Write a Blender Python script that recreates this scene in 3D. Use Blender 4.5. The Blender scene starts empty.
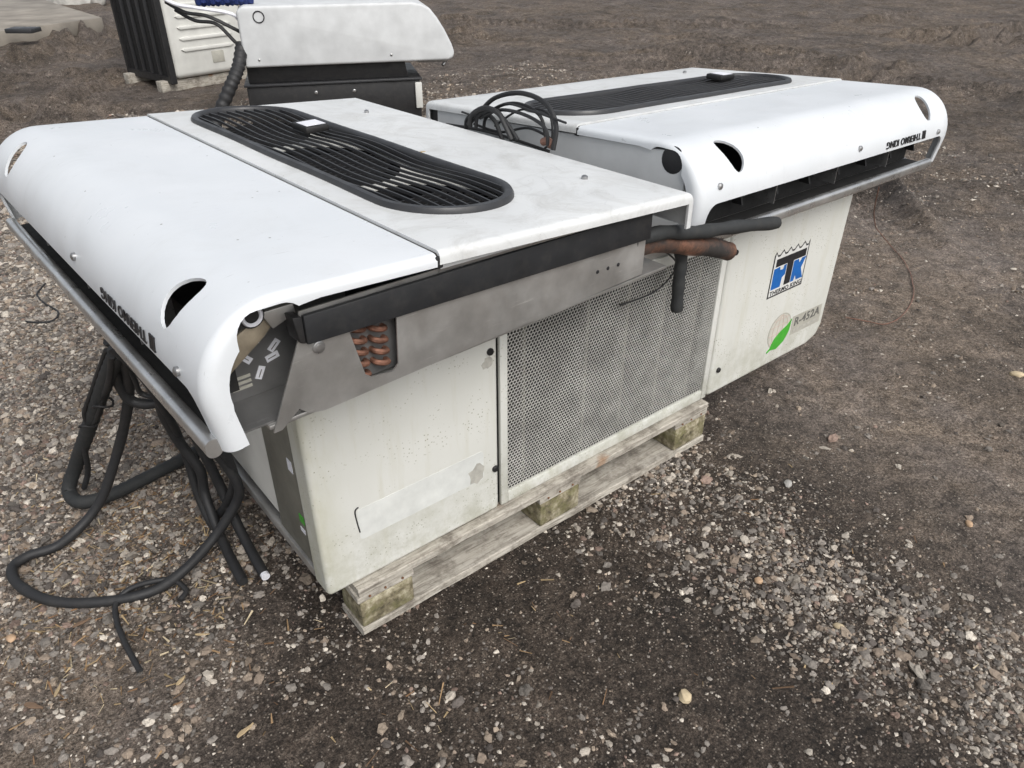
import bpy, bmesh, math, random
import numpy as np
from mathutils import Vector, Matrix
from math import sin, cos, pi, sqrt, radians
random.seed(7); rng = np.random.default_rng(11)
scene = bpy.context.scene
col = scene.collection

# ------------------------------------------------------------------ camera
CAM = Vector((-0.46491, -1.11567, 1.40531)); FPX = 759.08
FWD = Vector((0.53194838, 0.65998334, -0.53052136)); RGT = Vector((0.778532, -0.627605, -0.000132))
UPV = RGT.cross(FWD)
cd = bpy.data.cameras.new('camera'); cam = bpy.data.objects.new('camera', cd); col.objects.link(cam)
cd.sensor_width = 36; cd.lens = FPX/1024*36; cd.clip_start = .02; cd.clip_end = 1000
cam.matrix_world = Matrix.Translation(CAM) @ Matrix((RGT, UPV, -FWD)).transposed().to_4x4()
scene.camera = cam
def P(u, v, ax, val):
    """photo pixel -> point on an axis-aligned plane of the place"""
    d = FWD + RGT*((u-512)/FPX) + UPV*((384-v)/FPX); k = 'xyz'.index(ax)
    return CAM + d*((val-CAM[k])/d[k])

# ------------------------------------------------------------------ sky, sun, exposure (overcast)
w = bpy.data.worlds.new('World'); scene.world = w; w.use_nodes = True
wt = w.node_tree; wt.nodes.clear()
SUN_EL, SUN_AZ = radians(48), radians(264)      # azimuth of the sun's position, from +X counter-clockwise
sky = wt.nodes.new('ShaderNodeTexSky'); sky.sky_type = 'NISHITA'; sky.sun_disc = False
sky.sun_elevation = SUN_EL; sky.sun_rotation = pi/2 - SUN_AZ; sky.air_density = 1.0; sky.dust_density = 4.0; sky.ozone_density = 1.0
hs = wt.nodes.new('ShaderNodeHueSaturation'); hs.inputs['Saturation'].default_value = .30
bg = wt.nodes.new('ShaderNodeBackground'); bg.inputs['Strength'].default_value = .12
out = wt.nodes.new('ShaderNodeOutputWorld')
wt.links.new(sky.outputs[0], hs.inputs['Color']); wt.links.new(hs.outputs[0], bg.inputs[0]); wt.links.new(bg.outputs[0], out.inputs[0])
sd = bpy.data.lights.new('sun', 'SUN'); sd.energy = 1.2; sd.angle = radians(40); sd.color = (1, .975, .94)
so = bpy.data.objects.new('sun', sd); col.objects.link(so)
sdir = Vector((cos(SUN_EL)*cos(SUN_AZ), cos(SUN_EL)*sin(SUN_AZ), sin(SUN_EL)))
so.rotation_euler = sdir.to_track_quat('Z', 'Y').to_euler(); so.location = (-3, -3, 6)
vs = scene.view_settings; vs.view_transform = 'Standard'; vs.look = 'None'; vs.gamma = 1; vs.use_curve_mapping = False
vs.exposure = 0.48
scene.render.engine = 'CYCLES'

# ------------------------------------------------------------------ materials
MATS = {}
class NT:
    def __init__(s, name):
        s.m = bpy.data.materials.new(name); s.m.use_nodes = True; s.t = s.m.node_tree
        s.b = s.t.nodes['Principled BSDF']; MATS[name] = s.m
        s.tc = s.n('ShaderNodeTexCoord')
    def n(s, t, **k):
        x = s.t.nodes.new(t)
        for a, v in k.items(): setattr(x, a, v)
        return x
    def l(s, a, b): s.t.links.new(a, b)
    def val(s, sock, v):
        if hasattr(v, 'links') or isinstance(v, bpy.types.NodeSocket): s.l(v, sock)
        else: sock.default_value = v
    def noise(s, scale, detail=4, rough=.55, vec=None, coord='Object', dist=0, sc3=None):
        x = s.n('ShaderNodeTexNoise'); x.inputs['Scale'].default_value = scale; x.inputs['Detail'].default_value = detail
        x.inputs['Roughness'].default_value = rough; x.inputs['Distortion'].default_value = dist
        v = vec or s.tc.outputs[coord]
        if sc3:
            mp = s.n('ShaderNodeMapping'); mp.inputs['Scale'].default_value = sc3; s.l(v, mp.inputs[0]); v = mp.outputs[0]
        s.l(v, x.inputs['Vector']); return x.outputs['Fac']
    def voro(s, scale, feature='F1', coord='Object', out='Distance', rnd=1):
        x = s.n('ShaderNodeTexVoronoi', feature=feature); x.inputs['Scale'].default_value = scale; x.inputs['Randomness'].default_value = rnd
        s.l(s.tc.outputs[coord], x.inputs['Vector']); return x.outputs[out]
    def ramp(s, fac, *stops):
        x = s.n('ShaderNodeValToRGB'); e = x.color_ramp.elements
        while len(e) < len(stops): e.new(.5)
        for i, (p, c) in enumerate(stops):
            e[i].position = p; e[i].color = (c, c, c, 1) if isinstance(c, (int, float)) else (*c, 1)
        s.l(fac, x.inputs[0]); return x.outputs[0]
    def mix(s, fac, a, b, mode='MIX'):
        x = s.n('ShaderNodeMix', data_type='RGBA', blend_type=mode)
        s.val(x.inputs[0], fac)
        for i, v in ((6, a), (7, b)):
            if isinstance(v, tuple): x.inputs[i].default_value = (*v, 1)
            else: s.l(v, x.inputs[i])
        return x.outputs[2]
    def math(s, op, a, b=0.):
        x = s.n('ShaderNodeMath', operation=op); s.val(x.inputs[0], a); s.val(x.inputs[1], b); return x.outputs[0]
    def bump(s, h, strength=.3, dist=.002, prev=None):
        x = s.n('ShaderNodeBump'); x.inputs['Strength'].default_value = strength; x.inputs['Distance'].default_value = dist
        s.l(h, x.inputs['Height'])
        if prev is not None: s.l(prev, x.inputs['Normal'])
        s.l(x.outputs[0], s.b.inputs['Normal']); return x.outputs[0]
    def set(s, color=None, rough=None, metal=None, spec=None, coat=None):
        for k, v in (('Base Color', color), ('Roughness', rough), ('Metallic', metal), ('Specular IOR Level', spec), ('Coat Weight', coat)):
            if v is None: continue
            if isinstance(v, tuple): s.b.inputs[k].default_value = (*v, 1)
            else: s.val(s.b.inputs[k], v)
        return s.m

def m_plain(name, c, rough=.5, metal=0., var=.25, scale=30, bump=.0, bscale=200):
    t = NT(name); n = t.noise(scale, 5)
    lo = tuple(x*(1-var) for x in c); hi = tuple(min(1, x*(1+var)) for x in c)
    t.set(t.ramp(n, (.3, lo), (.7, hi)), t.ramp(t.noise(scale*1.7, 4), (.3, max(.05, rough-.1)), (.7, min(1, rough+.1))), metal)
    if bump: t.bump(t.noise(bscale, 4), bump, .002)
    return t.m

def m_hood():
    t = NT('hood_paint')
    base = t.ramp(t.noise(2.2, 5, .6), (.35, (.645, .675, .70)), (.68, (.69, .715, .738)))
    film = t.ramp(t.noise(5, 8, .75, dist=.7), (.50, 0.), (.80, .32)); c = t.mix(film, base, (.52, .53, .53))
    run = t.ramp(t.noise(5, 6, .65, sc3=(1.2, 14, 1.2)), (.60, 0.), (.80, .22)); c = t.mix(run, c, (.44, .45, .45))
    sc = t.ramp(t.noise(16, 7, .72, sc3=(1, 11, 2), dist=.4), (.655, 0.), (.69, .55)); c = t.mix(sc, c, (.33, .34, .34))
    sc2 = t.ramp(t.noise(22, 6, .7, sc3=(9, 1, 2), dist=.3), (.69, 0.), (.72, .5)); c = t.mix(sc2, c, (.30, .31, .31))
    dots = t.ramp(t.voro(30), (.045, 1.), (.075, 0.)); keep = t.ramp(t.noise(7, 3), (.53, 0.), (.60, .85))
    c = t.mix(t.math('MULTIPLY', dots, keep), c, (.12, .11, .10))
    t.set(c, t.ramp(t.noise(9, 6), (.3, .26), (.7, .48)), 0.); t.bump(t.noise(2.6, 3), .16, .03)
    return t.m
def m_rearhood():
    t = NT('weathered_hood_paint')
    base = t.ramp(t.noise(3, 6, .6), (.35, (.61, .625, .625)), (.7, (.68, .695, .695)))
    grime = t.ramp(t.noise(8, 9, .8, dist=.9), (.47, 0.), (.70, .62)); c = t.mix(grime, base, (.42, .415, .39))
    ring = t.ramp(t.noise(3.2, 2, dist=1.2), (.484, 0.), (.492, .20), (.50, 0.)); c = t.mix(ring, c, (.38, .39, .39))
    sc = t.ramp(t.noise(14, 7, .72, sc3=(1, 8, 2), dist=.4), (.65, 0.), (.69, .5)); c = t.mix(sc, c, (.36, .36, .35))
    dots = t.ramp(t.voro(70), (.06, 1.), (.12, 0.)); keep = t.ramp(t.noise(9, 4), (.50, 0.), (.62, .8))
    c = t.mix(t.math('MULTIPLY', dots, keep), c, (.20, .19, .16))
    t.set(c, t.ramp(t.noise(14, 5), (.3, .36), (.7, .6)), 0.); t.bump(t.noise(2.8, 3), .16, .03)
    return t.m
def m_panel():
    t = NT('cream_panel_paint')
    base = t.ramp(t.noise(3, 4), (.35, (.59, .595, .555)), (.7, (.66, .665, .63)))
    streak = t.ramp(t.noise(6, 7, .7, sc3=(6, 6, .6)), (.50, 0.), (.74, .5))
    c = t.mix(streak, base, (.52, .51, .42))
    # grime grows towards the panel's lower edge and left end (weather stains)
    g = t.n('ShaderNodeSeparateXYZ'); t.l(t.tc.outputs['Object'], g.inputs[0])
    low = t.math('MULTIPLY', t.ramp(g.outputs['Z'], (.15, 1.), (.36, 0.)), t.ramp(t.noise(10, 8, .8), (.40, 0.), (.62, .9)))
    c = t.mix(low, c, (.40, .40, .33))
    edge = t.math('MULTIPLY', t.ramp(t.math('ADD', g.outputs['X'], .1), (.03, 1.), (.12, 0.)), t.ramp(t.noise(8, 6, .7, sc3=(1, 1, .35)), (.36, .1), (.66, .9)))
    c = t.mix(edge, c, (.38, .37, .24))
    dots = t.ramp(t.voro(120), (.13, 1.), (.24, 0.)); keep = t.ramp(t.noise(12, 5), (.47, 0.), (.60, .9))
    c = t.mix(t.math('MULTIPLY', dots, keep), c, (.24, .24, .16))
    t.set(c, t.ramp(t.noise(14, 5), (.3, .42), (.7, .62)), 0.); t.bump(t.noise(160, 3), .10, .001)
    return t.m
def m_alu(name='weathered_aluminium', c=(.50, .495, .48), rough=.42, metal=.8):
    t = NT(name)
    base = t.ramp(t.noise(6, 7, .65), (.3, tuple(x*.72 for x in c)), (.7, tuple(x*1.18 for x in c)))
    sc = t.ramp(t.noise(30, 6, .7, sc3=(.3, 1, 5)), (.62, 0.), (.74, .5))
    base = t.mix(sc, base, tuple(x*1.7 for x in c))
    t.set(base, t.ramp(t.noise(18, 6), (.3, rough-.1), (.7, rough+.14)), metal); t.bump(t.noise(90, 4), .08, .001)
    return t.m
def m_wood():
    t = NT('weathered_wood')
    gr = t.noise(5, 6, .6, dist=.8, sc3=(2.2, 24, 24))
    base = t.ramp(gr, (.3, (.20, .18, .15)), (.5, (.42, .39, .335)), (.75, (.56, .53, .47)))
    dirt = t.ramp(t.noise(13, 8, .78), (.46, 0.), (.64, .8)); c = t.mix(dirt, base, (.12, .10, .08))
    st = t.ramp(t.noise(4.3, 2), (.70, 0.), (.76, .8)); c = t.mix(st, c, (.30, .15, .06))
    t.set(c, .85); t.bump(gr, .5, .003); return t.m
def m_block():
    t = NT('mossy_wood_block')
    base = t.ramp(t.noise(28, 7, .7), (.36, (.06, .05, .03)), (.5, (.22, .19, .12)), (.64, (.46, .42, .31)))
    ms = t.ramp(t.noise(19, 6, .75), (.46, 0.), (.60, .6)); c = t.mix(ms, base, (.16, .155, .06))
    t.set(c, .92); t.bump(t.noise(70, 6), .7, .004); return t.m
def m_rubber(name, c=(.018, .0185, .02), rough=.6):
    t = NT(name); d = t.ramp(t.noise(35, 8, .75), (.48, 0.), (.75, .32))
    t.set(t.mix(d, c, (.060, .055, .048)), t.ramp(t.noise(20, 4), (.3, rough-.12), (.7, rough+.15))); t.bump(t.noise(160, 4), .15, .001); return t.m
def m_copper():
    t = NT('burnt_copper'); n = t.noise(13, 6, .7)
    c = t.ramp(n, (.40, (.030, .026, .024)), (.54, (.13, .075, .055)), (.70, (.46, .24, .165)))
    t.set(c, t.ramp(n, (.3, .85), (.7, .42)), t.ramp(n, (.42, .0), (.62, .8))); t.bump(t.noise(60, 5), .3, .002); return t.m
def m_ground():
    t = NT('wet_gravelly_earth'); C = 'Object'
    g = t.n('ShaderNodeSeparateXYZ'); t.l(t.tc.outputs[C], g.inputs[0]); X_, Y_ = g.outputs[0], g.outputs[1]
    fine = t.noise(110, 9, .78, coord=C); grain = t.noise(330, 6, .75, coord=C); mid = t.noise(3.1, 7, .68, coord=C); big = t.noise(.6, 5, .6, coord=C, dist=.5)
    tex = t.math('ADD', t.math('MULTIPLY', fine, .6), t.math('MULTIPLY', grain, .4))
    wet = t.ramp(tex, (.43, (.014, .0105, .008)), (.5, (.047, .037, .030)), (.58, (.125, .105, .088)))
    dry = t.ramp(tex, (.43, (.062, .053, .047)), (.5, (.150, .131, .118)), (.58, (.27, .242, .22)))
    tan = t.ramp(tex, (.43, (.062, .049, .038)), (.5, (.165, .138, .113)), (.58, (.30, .26, .218)))
    # soaked earth in front of the pallet, a puddle-dark patch of its own irregular outline
    dx = t.math('SUBTRACT', X_, .50); dy = t.math('ADD', Y_, .30)
    rr = t.math('SQRT', t.math('ADD', t.math('MULTIPLY', dx, dx), t.math('MULTIPLY', t.math('MULTIPLY', dy, dy), 1.3)))
    soak = t.ramp(t.math('ADD', t.math('MULTIPLY', rr, .6), t.math('MULTIPLY', t.math('SUBTRACT', mid, .5), .55)), (.42, 1.), (.74, 0.))
    c = t.mix(t.ramp(t.math('ADD', big, t.math('MULTIPLY', t.math('SUBTRACT', mid, .5), .9)), (.40, 0.), (.62, 1.)), dry, tan)
    c = t.mix(soak, c, wet)
    clod = t.noise(17, 8, .72, coord=C, dist=.4); patch = t.noise(1.7, 6, .65, coord=C, dist=.8)
    c = t.mix(1., c, t.ramp(clod, (.36, .50), (.5, 1.), (.64, 1.45)), 'MULTIPLY'); c = t.mix(1., c, t.ramp(patch, (.36, .62), (.5, 1.), (.62, 1.25)), 'MULTIPLY')
    va = t.voro(170, coord=C); vc = t.voro(170, coord=C, out='Color'); sep = t.n('ShaderNodeSeparateColor'); t.l(vc, sep.inputs[0])
    pick = t.math('MULTIPLY', t.ramp(va, (.28, 1.), (.46, 0.)), t.ramp(sep.outputs[0], (.55, 0.), (.60, 1.)))
    c = t.mix(pick, c, t.ramp(sep.outputs[1], (.1, (.05, .043, .036)), (.55, (.14, .122, .104)), (.95, (.36, .33, .29))))
    # pebbles beyond the built stones keep the same look
    fy = t.ramp(t.math('MULTIPLY', t.math('ADD', X_, Y_), .1), (.36, 0.), (.55, 1.))
    vb = t.voro(34, coord=C); vd = t.voro(34, coord=C, out='Color'); sp2 = t.n('ShaderNodeSeparateColor'); t.l(vd, sp2.inputs[0])
    pk2 = t.math('MULTIPLY', t.math('MULTIPLY', t.ramp(vb, (.22, 1.), (.38, 0.)), t.ramp(sp2.outputs[0], (.60, 0.), (.66, .9))), fy)
    c = t.mix(pk2, c, t.ramp(sp2.outputs[1], (.1, (.07, .06, .052)), (.7, (.19, .17, .15)), (.95, (.40, .375, .34))))
    c = t.mix(1., c, (1.06, 1.0, .945), 'MULTIPLY')
    t.set(c, t.ramp(t.math('ADD', mid, t.math('MULTIPLY', soak, -.2)), (.25, .5), (.65, .92)), 0., .35)
    b0 = t.bump(t.math('MULTIPLY', t.noise(4.2, 10, .74, coord=C, dist=.5), fy), .9, .16)
    b1 = t.bump(clod, .9, .03, b0); b2 = t.bump(fine, .7, .006, b1); b3 = t.bump(pick, .7, .004, b2); t.bump(pk2, .7, .02, b3)
    return t.m
def m_attr(name, rough=.85, bscale=150):
    t = NT(name); a = t.n('ShaderNodeAttribute'); a.attribute_name = 'tint'
    n = t.ramp(t.noise(bscale, 5, .7), (.3, .68), (.7, 1.2)); t.set(t.mix(1., a.outputs['Color'], n, 'MULTIPLY'), rough, 0., .35)
    t.bump(t.noise(bscale*2, 4), .3, .001); return t.m
m_hood(); m_rearhood(); m_panel(); m_alu(); m_alu('bright_aluminium', (.66, .66, .65), .30, .9); m_wood(); m_block(); m_ground()
m_alu('grimy_metal', (.20, .195, .165), .6, .35); m_alu('dull_grey_metal', (.20, .20, .198), .5, .6)
m_rubber('black_rubber'); m_rubber('insulation_foam', (.022, .024, .025), .72); m_copper()
m_rubber('charcoal_plastic', (.030, .031, .034), .42); m_rubber('black_plastic', (.012, .012, .013), .5)
m_rubber('foam_strip', (.013, .014, .016), .6)
m_plain('dark_interior', (.012, .012, .012), .8, 0, .3, 20)
m_plain('mesh_paint', (.45, .445, .415), .5, 0, .22, 14)
m_plain('decal_black', (.015, .015, .017), .45, 0, .2); m_plain('decal_blue', (.008, .115, .40), .4, 0, .12)
m_plain('decal_green', (.06, .36, .035), .4, 0, .15); m_plain('decal_grey', (.40, .39, .34), .5, 0, .1); m_plain('decal_white', (.66, .665, .64), .45, 0, .08)
m_plain('decal_line', (.52, .38, .33), .5, 0, .1); m_plain('sticker_paper', (.74, .75, .80), .55, 0, .08)
m_plain('globe_beige', (.52, .51, .45), .5, 0, .1); m_plain('label_ink', (.13, .13, .12), .5, 0, .1); m_plain('primer_patch', (.40, .39, .35), .7, 0, .18, 60); m_plain('clean_paint', (.63, .645, .62), .5, 0, .10, 25)
m_plain('copper_tube', (.20, .10, .068), .58, .6, .6, 70); m_plain('rust', (.16, .07, .03), .8, 0, .4, 40)
m_plain('steel', (.42, .42, .42), .35, .9, .2, 50); m_plain('brass_tint', (.33, .285, .215), .5, .6, .3, 30)
m_plain('blue_cord', (.012, .028, .13), .6, 0, .4, 90); m_plain('red_wire', (.20, .105, .075), .6, 0, .3)
m_plain('old_white', (.60, .60, .565), .5, 0, .12, 6); m_plain('grey_white', (.56, .575, .58), .55, 0, .12, 7)
m_plain('concrete', (.42, .41, .38), .85, 0, .3, 9, .4, 60); m_plain('steel_plate', (.26, .235, .20), .75, .1, .3, 2.5, .2, 40)
m_plain('leaf_dry', (.42, .27, .08), .7, 0, .3, 60); m_plain('pale_stone', (.50, .41, .27), .85, 0, .22, 40, .5, 120)
m_plain('buff_stone', (.44, .30, .19), .85, 0, .25, 40, .5, 120); m_plain('grey_stone', (.34, .33, .31), .85, 0, .25, 40, .5, 120)
m_plain('wood_chip', (.42, .32, .19), .8, 0, .35, 25, .4, 120); m_plain('bark_chip', (.17, .11, .07), .85, 0, .35, 25, .4, 120)
m_attr('gravel'); m_attr('litter', .85, 60)
def M(n): return MATS[n]

# ------------------------------------------------------------------ mesh helpers
def tag(o, label=None, cat=None, group=None, kind=None):
    for k, v in (('label', label), ('category', cat), ('group', group), ('kind', kind)):
        if v: o[k] = v
    return o
def link(o, parent=None):
    col.objects.link(o)
    if parent: o.parent = parent
    return o
def empty(name, loc=(0, 0, 0), rot=(0, 0, 0)):
    o = bpy.data.objects.new(name, None); o.empty_display_size = .1; o.location = loc; o.rotation_euler = rot; return link(o)
def shade(me, ang=40):
    me.polygons.foreach_set('use_smooth', [True]*len(me.polygons))
    try: me.set_sharp_from_angle(angle=radians(ang))
    except Exception: pass
class MB:
    def __init__(s): s.v = []; s.f = []
    def add(s, v, f):
        o = len(s.v); s.v += [tuple(p) for p in v]; s.f += [tuple(i+o for i in q) for q in f]; return s
    def box(s, lo, hi, bev=0, seg=2, mat=None):
        bm = bmesh.new(); bmesh.ops.create_cube(bm, size=1)
        c = [(lo[i]+hi[i])/2 for i in range(3)]; d = [abs(hi[i]-lo[i]) for i in range(3)]
        for x in bm.verts: x.co = Vector((c[0]+x.co.x*d[0], c[1]+x.co.y*d[1], c[2]+x.co.z*d[2]))
        if bev: bmesh.ops.bevel(bm, geom=bm.edges[:], offset=min(bev, min(d)*.45), segments=seg, profile=.5, affect='EDGES', clamp_overlap=True)
        if mat: bmesh.ops.transform(bm, matrix=mat, verts=bm.verts)
        return s._bm(bm)
    def _bm(s, bm):
        bm.verts.index_update(); s.add([x.co[:] for x in bm.verts], [[q.index for q in f.verts] for f in bm.faces]); bm.free(); return s
    def prism(s, poly, ax, lo, hi, bev=0, seg=2, mat=None):
        """poly: 2-D points in the two axes other than ax (in xyz order); extruded lo..hi along ax"""
        def mk(p, h):
            if ax == 'x': return (h, p[0], p[1])
            if ax == 'y': return (p[0], h, p[1])
            return (p[0], p[1], h)
        bm = bmesh.new(); a = [bm.verts.new(mk(p, lo)) for p in poly]; b = [bm.verts.new(mk(p, hi)) for p in poly]; n = len(poly)
        bm.faces.new(a); bm.faces.new(b[::-1])
        for i in range(n): bm.faces.new((a[i], b[i], b[(i+1) % n], a[(i+1) % n]))
        bmesh.ops.recalc_face_normals(bm, faces=bm.faces)
        if bev:
            eg = [e for e in bm.edges if len(e.link_faces) == 2 and e.calc_face_angle(0) > radians(25)]
            bmesh.ops.bevel(bm, geom=eg, offset=bev, segments=seg, profile=.5, affect='EDGES', clamp_overlap=True)
        if mat: bmesh.ops.transform(bm, matrix=mat, verts=bm.verts)
        return s._bm(bm)
    def tube(s, pts, r, seg=8, close=False, cap=True, rf=None):
        pts = [Vector(p) for p in pts]; n = len(pts); T = []
        for i in range(n):
            a = pts[(i-1) % n] if (close or i) else pts[0]; b = pts[(i+1) % n] if (close or i < n-1) else pts[-1]
            T.append((b-a).normalized())
        N = T[0].orthogonal().normalized(); rings = []
        for i in range(n):
            N = (N - T[i]*N.dot(T[i])).normalized(); B = T[i].cross(N); ri = rf(i) if rf else r
            rings.append([pts[i]+(N*cos(2*pi*k/seg)+B*sin(2*pi*k/seg))*ri for k in range(seg)])
        v = [p[:] for q in rings for p in q]; f = []
        for i in range(n if close else n-1):
            j = (i+1) % n
            for k in range(seg): f.append((i*seg+k, i*seg+(k+1) % seg, j*seg+(k+1) % seg, j*seg+k))
        if cap and not close: f.append(tuple(range(seg))[::-1]); f.append(tuple((n-1)*seg+k for k in range(seg)))
        return s.add(v, f)
    def disc(s, c, n, r, h, seg=14, dome=0):
        """short cylinder from c along n"""
        c = Vector(c); n = Vector(n).normalized()
        return s.tube([c, c+n*h*.75, c+n*h], r, seg, rf=lambda i: r if i < 2 else r*(.8 if not dome else .55))
    def build(s, name, mat, parent=None, ang=40, smooth=True):
        me = bpy.data.meshes.new(name); me.from_pydata(s.v, [], s.f); me.validate()
        if smooth: shade(me, ang)
        me.materials.append(M(mat)); return link(bpy.data.objects.new(name, me), parent)
def spline(pts, n=10, close=False):
    pts = [Vector(p) for p in pts]; m = len(pts); o = []
    for i in range(m if close else m-1):
        g = (lambda k: pts[k % m]) if close else (lambda k: pts[max(0, min(m-1, k))])
        a, b, c, d = g(i-1), g(i), g(i+1), g(i+2)
        for k in range(n):
            t = k/n; o.append(.5*((2*b)+(c-a)*t+(2*a-5*b+4*c-d)*t*t+(3*b-a-3*c+d)*t**3))
    if not close: o.append(pts[-1])
    return o
def rrect(x0, x1, y0, y1, r, n=6):
    o = []
    for cx, cy, a in ((x1-r, y1-r, 0), (x0+r, y1-r, 90), (x0+r, y0+r, 180), (x1-r, y0+r, 270)):
        for k in range(n+1): t = radians(a+90*k/n); o.append((cx+r*cos(t), cy+r*sin(t)))
    return o
def evaluate(o):
    dg = bpy.context.evaluated_depsgraph_get(); dg.update()
    return bpy.data.meshes.new_from_object(o.evaluated_get(dg))
def carve(mb, cutters, thick=0, name='tmp'):
    """mesh with optional solidify, minus the closed cutter MBs"""
    me = bpy.data.meshes.new(name); me.from_pydata(mb.v, [], mb.f); o = bpy.data.objects.new(name, me); col.objects.link(o); tmp = [o]
    if thick:
        md = o.modifiers.new('s', 'SOLIDIFY'); md.thickness = thick; md.offset = -1; md.use_even_offset = True
    for c in cutters:
        cm = bpy.data.meshes.new('c'); cm.from_pydata(c.v, [], c.f)
        bm = bmesh.new(); bm.from_mesh(cm); bmesh.ops.recalc_face_normals(bm, faces=bm.faces); bm.to_mesh(cm); bm.free()
        co = bpy.data.objects.new('c', cm); col.objects.link(co); tmp.append(co)
        md = o.modifiers.new('b', 'BOOLEAN'); md.operation = 'DIFFERENCE'; md.object = co; md.solver = 'EXACT'
    r = evaluate(o)
    for x in tmp: bpy.data.objects.remove(x)
    return r
def text_mb(body, size, mat4, depth=.0006, squeeze=1., bold=.0, width=None):
    cu = bpy.data.curves.new('t', 'FONT'); cu.body = body; cu.size = size; cu.extrude = depth; cu.offset = bold; cu.align_x = 'CENTER'; cu.align_y = 'CENTER'; cu.resolution_u = 3; cu.space_character = 1.08
    o = bpy.data.objects.new('t', cu); col.objects.link(o); me = evaluate(o); bpy.data.objects.remove(o)
    if width: squeeze = width/(max(x.co.x for x in me.vertices)-min(x.co.x for x in me.vertices))
    mb = MB(); mb.add([(mat4 @ Matrix.Diagonal((squeeze, 1, 1, 1)) @ x.co)[:] for x in me.vertices], [tuple(p.vertices) for p in me.polygons])
    bpy.data.meshes.remove(me); return mb

# ------------------------------------------------------------------ numpy value noise (terrain and scatter)
_G = rng.random((256, 256))
def vnoise(x, y, s):
    x = np.asarray(x)*s; y = np.asarray(y)*s; i = np.floor(x).astype(int); j = np.floor(y).astype(int); u = x-i; v = y-j
    u = u*u*(3-2*u); v = v*v*(3-2*v); g = lambda a, b: _G[a % 256, b % 256]
    return (g(i, j)*(1-u)+g(i+1, j)*u)*(1-v)+(g(i, j+1)*(1-u)+g(i+1, j+1)*u)*v
def fbm(x, y, s, o=4):
    r = 0; a = .5
    for k in range(o): r = r+a*vnoise(np.asarray(x)+17.3*k, np.asarray(y)+9.1*k, s*2**k); a *= .5
    return r
def smooth(a, b, x): t = np.clip((np.asarray(x)-a)/(b-a), 0, 1); return t*t*(3-2*t)
TRACKS = [(-2, -6, 12.2), (-2, -6, 13.9), (-2, -6, 15.4), (14, 14, 9.0), (14, 14, 10.7), (14, 14, 12.6), (10, -6, 7.6), (10, -6, 9.3), (-6, 15, 9.2), (-6, 15, 10.9)]
def height(x, y):
    x = np.asarray(x, float); y = np.asarray(y, float)
    d = np.hypot(np.maximum(np.maximum(-.05-x, x-1.25), 0), np.maximum(np.maximum(-.02-y, y-.85), 0))   # distance from the pallet
    k = smooth(0., .35, d)
    z = k*((fbm(x, y, 1.3, 3)-.44)*.035+(fbm(x, y, 9, 3)-.44)*.014)
    far = smooth(2.2, 4.5, np.hypot(x-.2, y-.2))
    wob = 1.1*(fbm(x, y, .35, 2)-.4)
    p_ = x*.55+y*.83; q_ = x*.83-y*.55
    lump = np.abs(fbm(p_*1.5, q_*.7, 2.2, 4)-.44)          # churned clods, longer across the view than deep
    near_r = smooth(1.3, 2.6, x-.3*y)                       # the mud right of the pallet is churned closer by
    z = z+np.maximum(far*.85, .28*near_r)*(.14*(lump-.06)+.05*(fbm(x+5, y, 6.5, 3)-.44))+far*.09*(fbm(x, y, .5, 3)-.44)
    for cx_, cy_, R_ in TRACKS:                             # tyre tracks: a trough with squeezed-up shoulders and lug prints
        rad = np.hypot(x-cx_, y-cy_); e = rad-R_+.12*(fbm(x, y, .9, 2)-.37); a_ = np.arctan2(y-cy_, x-cx_)*R_
        sh = np.exp(-((np.abs(e)-.20)/.06)**2)*.085-np.exp(-(e/.15)**4)*.060
        lug = .018*np.sign(np.sin(a_*2*pi/.13+e*9))*np.exp(-(e/.12)**4)
        z = z+far*(sh+lug)*smooth(.22, .5, vnoise(x+31, y+7, .45))
    return z-.003

# ------------------------------------------------------------------ ground
def axis(lo, hi, step, far, gl=1.13, gh=1.02):
    c = list(np.arange(lo, hi, step)); a = [lo]; s = step
    while a[-1] > -far: s *= gl; a.append(a[-1]-s)
    b = [c[-1]]; s = step
    while b[-1] < far: s *= gh; b.append(b[-1]+s)
    return np.array(a[:0:-1]+c+b[1:])
gx = axis(-1.5, 4.6, .030, 140); gy = axis(-1.4, 4.6, .030, 140)
XX, YY = np.meshgrid(gx, gy); ZZ = height(XX, YY)
far_fade = 1-smooth(20, 60, np.hypot(XX, YY)); ZZ = ZZ*far_fade
nv = XX.size; nx, ny = len(gx), len(gy)
me = bpy.data.meshes.new('ground'); idx = np.arange(nv).reshape(ny, nx)
q = np.stack([idx[:-1, :-1], idx[:-1, 1:], idx[1:, 1:], idx[1:, :-1]], -1).reshape(-1, 4)
me.vertices.add(nv); me.vertices.foreach_set('co', np.stack([XX, YY, ZZ], -1).ravel())
me.loops.add(q.size); me.loops.foreach_set('vertex_index', q.ravel().astype(np.int32))
me.polygons.add(len(q)); me.polygons.foreach_set('loop_start', np.arange(0, q.size, 4, dtype=np.int32)); me.update(calc_edges=True)
me.polygons.foreach_set('use_smooth', [True]*len(q)); me.materials.append(M('wet_gravelly_earth'))
tag(link(bpy.data.objects.new('ground', me)), 'dark wet earth yard with gravel and tyre ruts', kind='structure')

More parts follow.
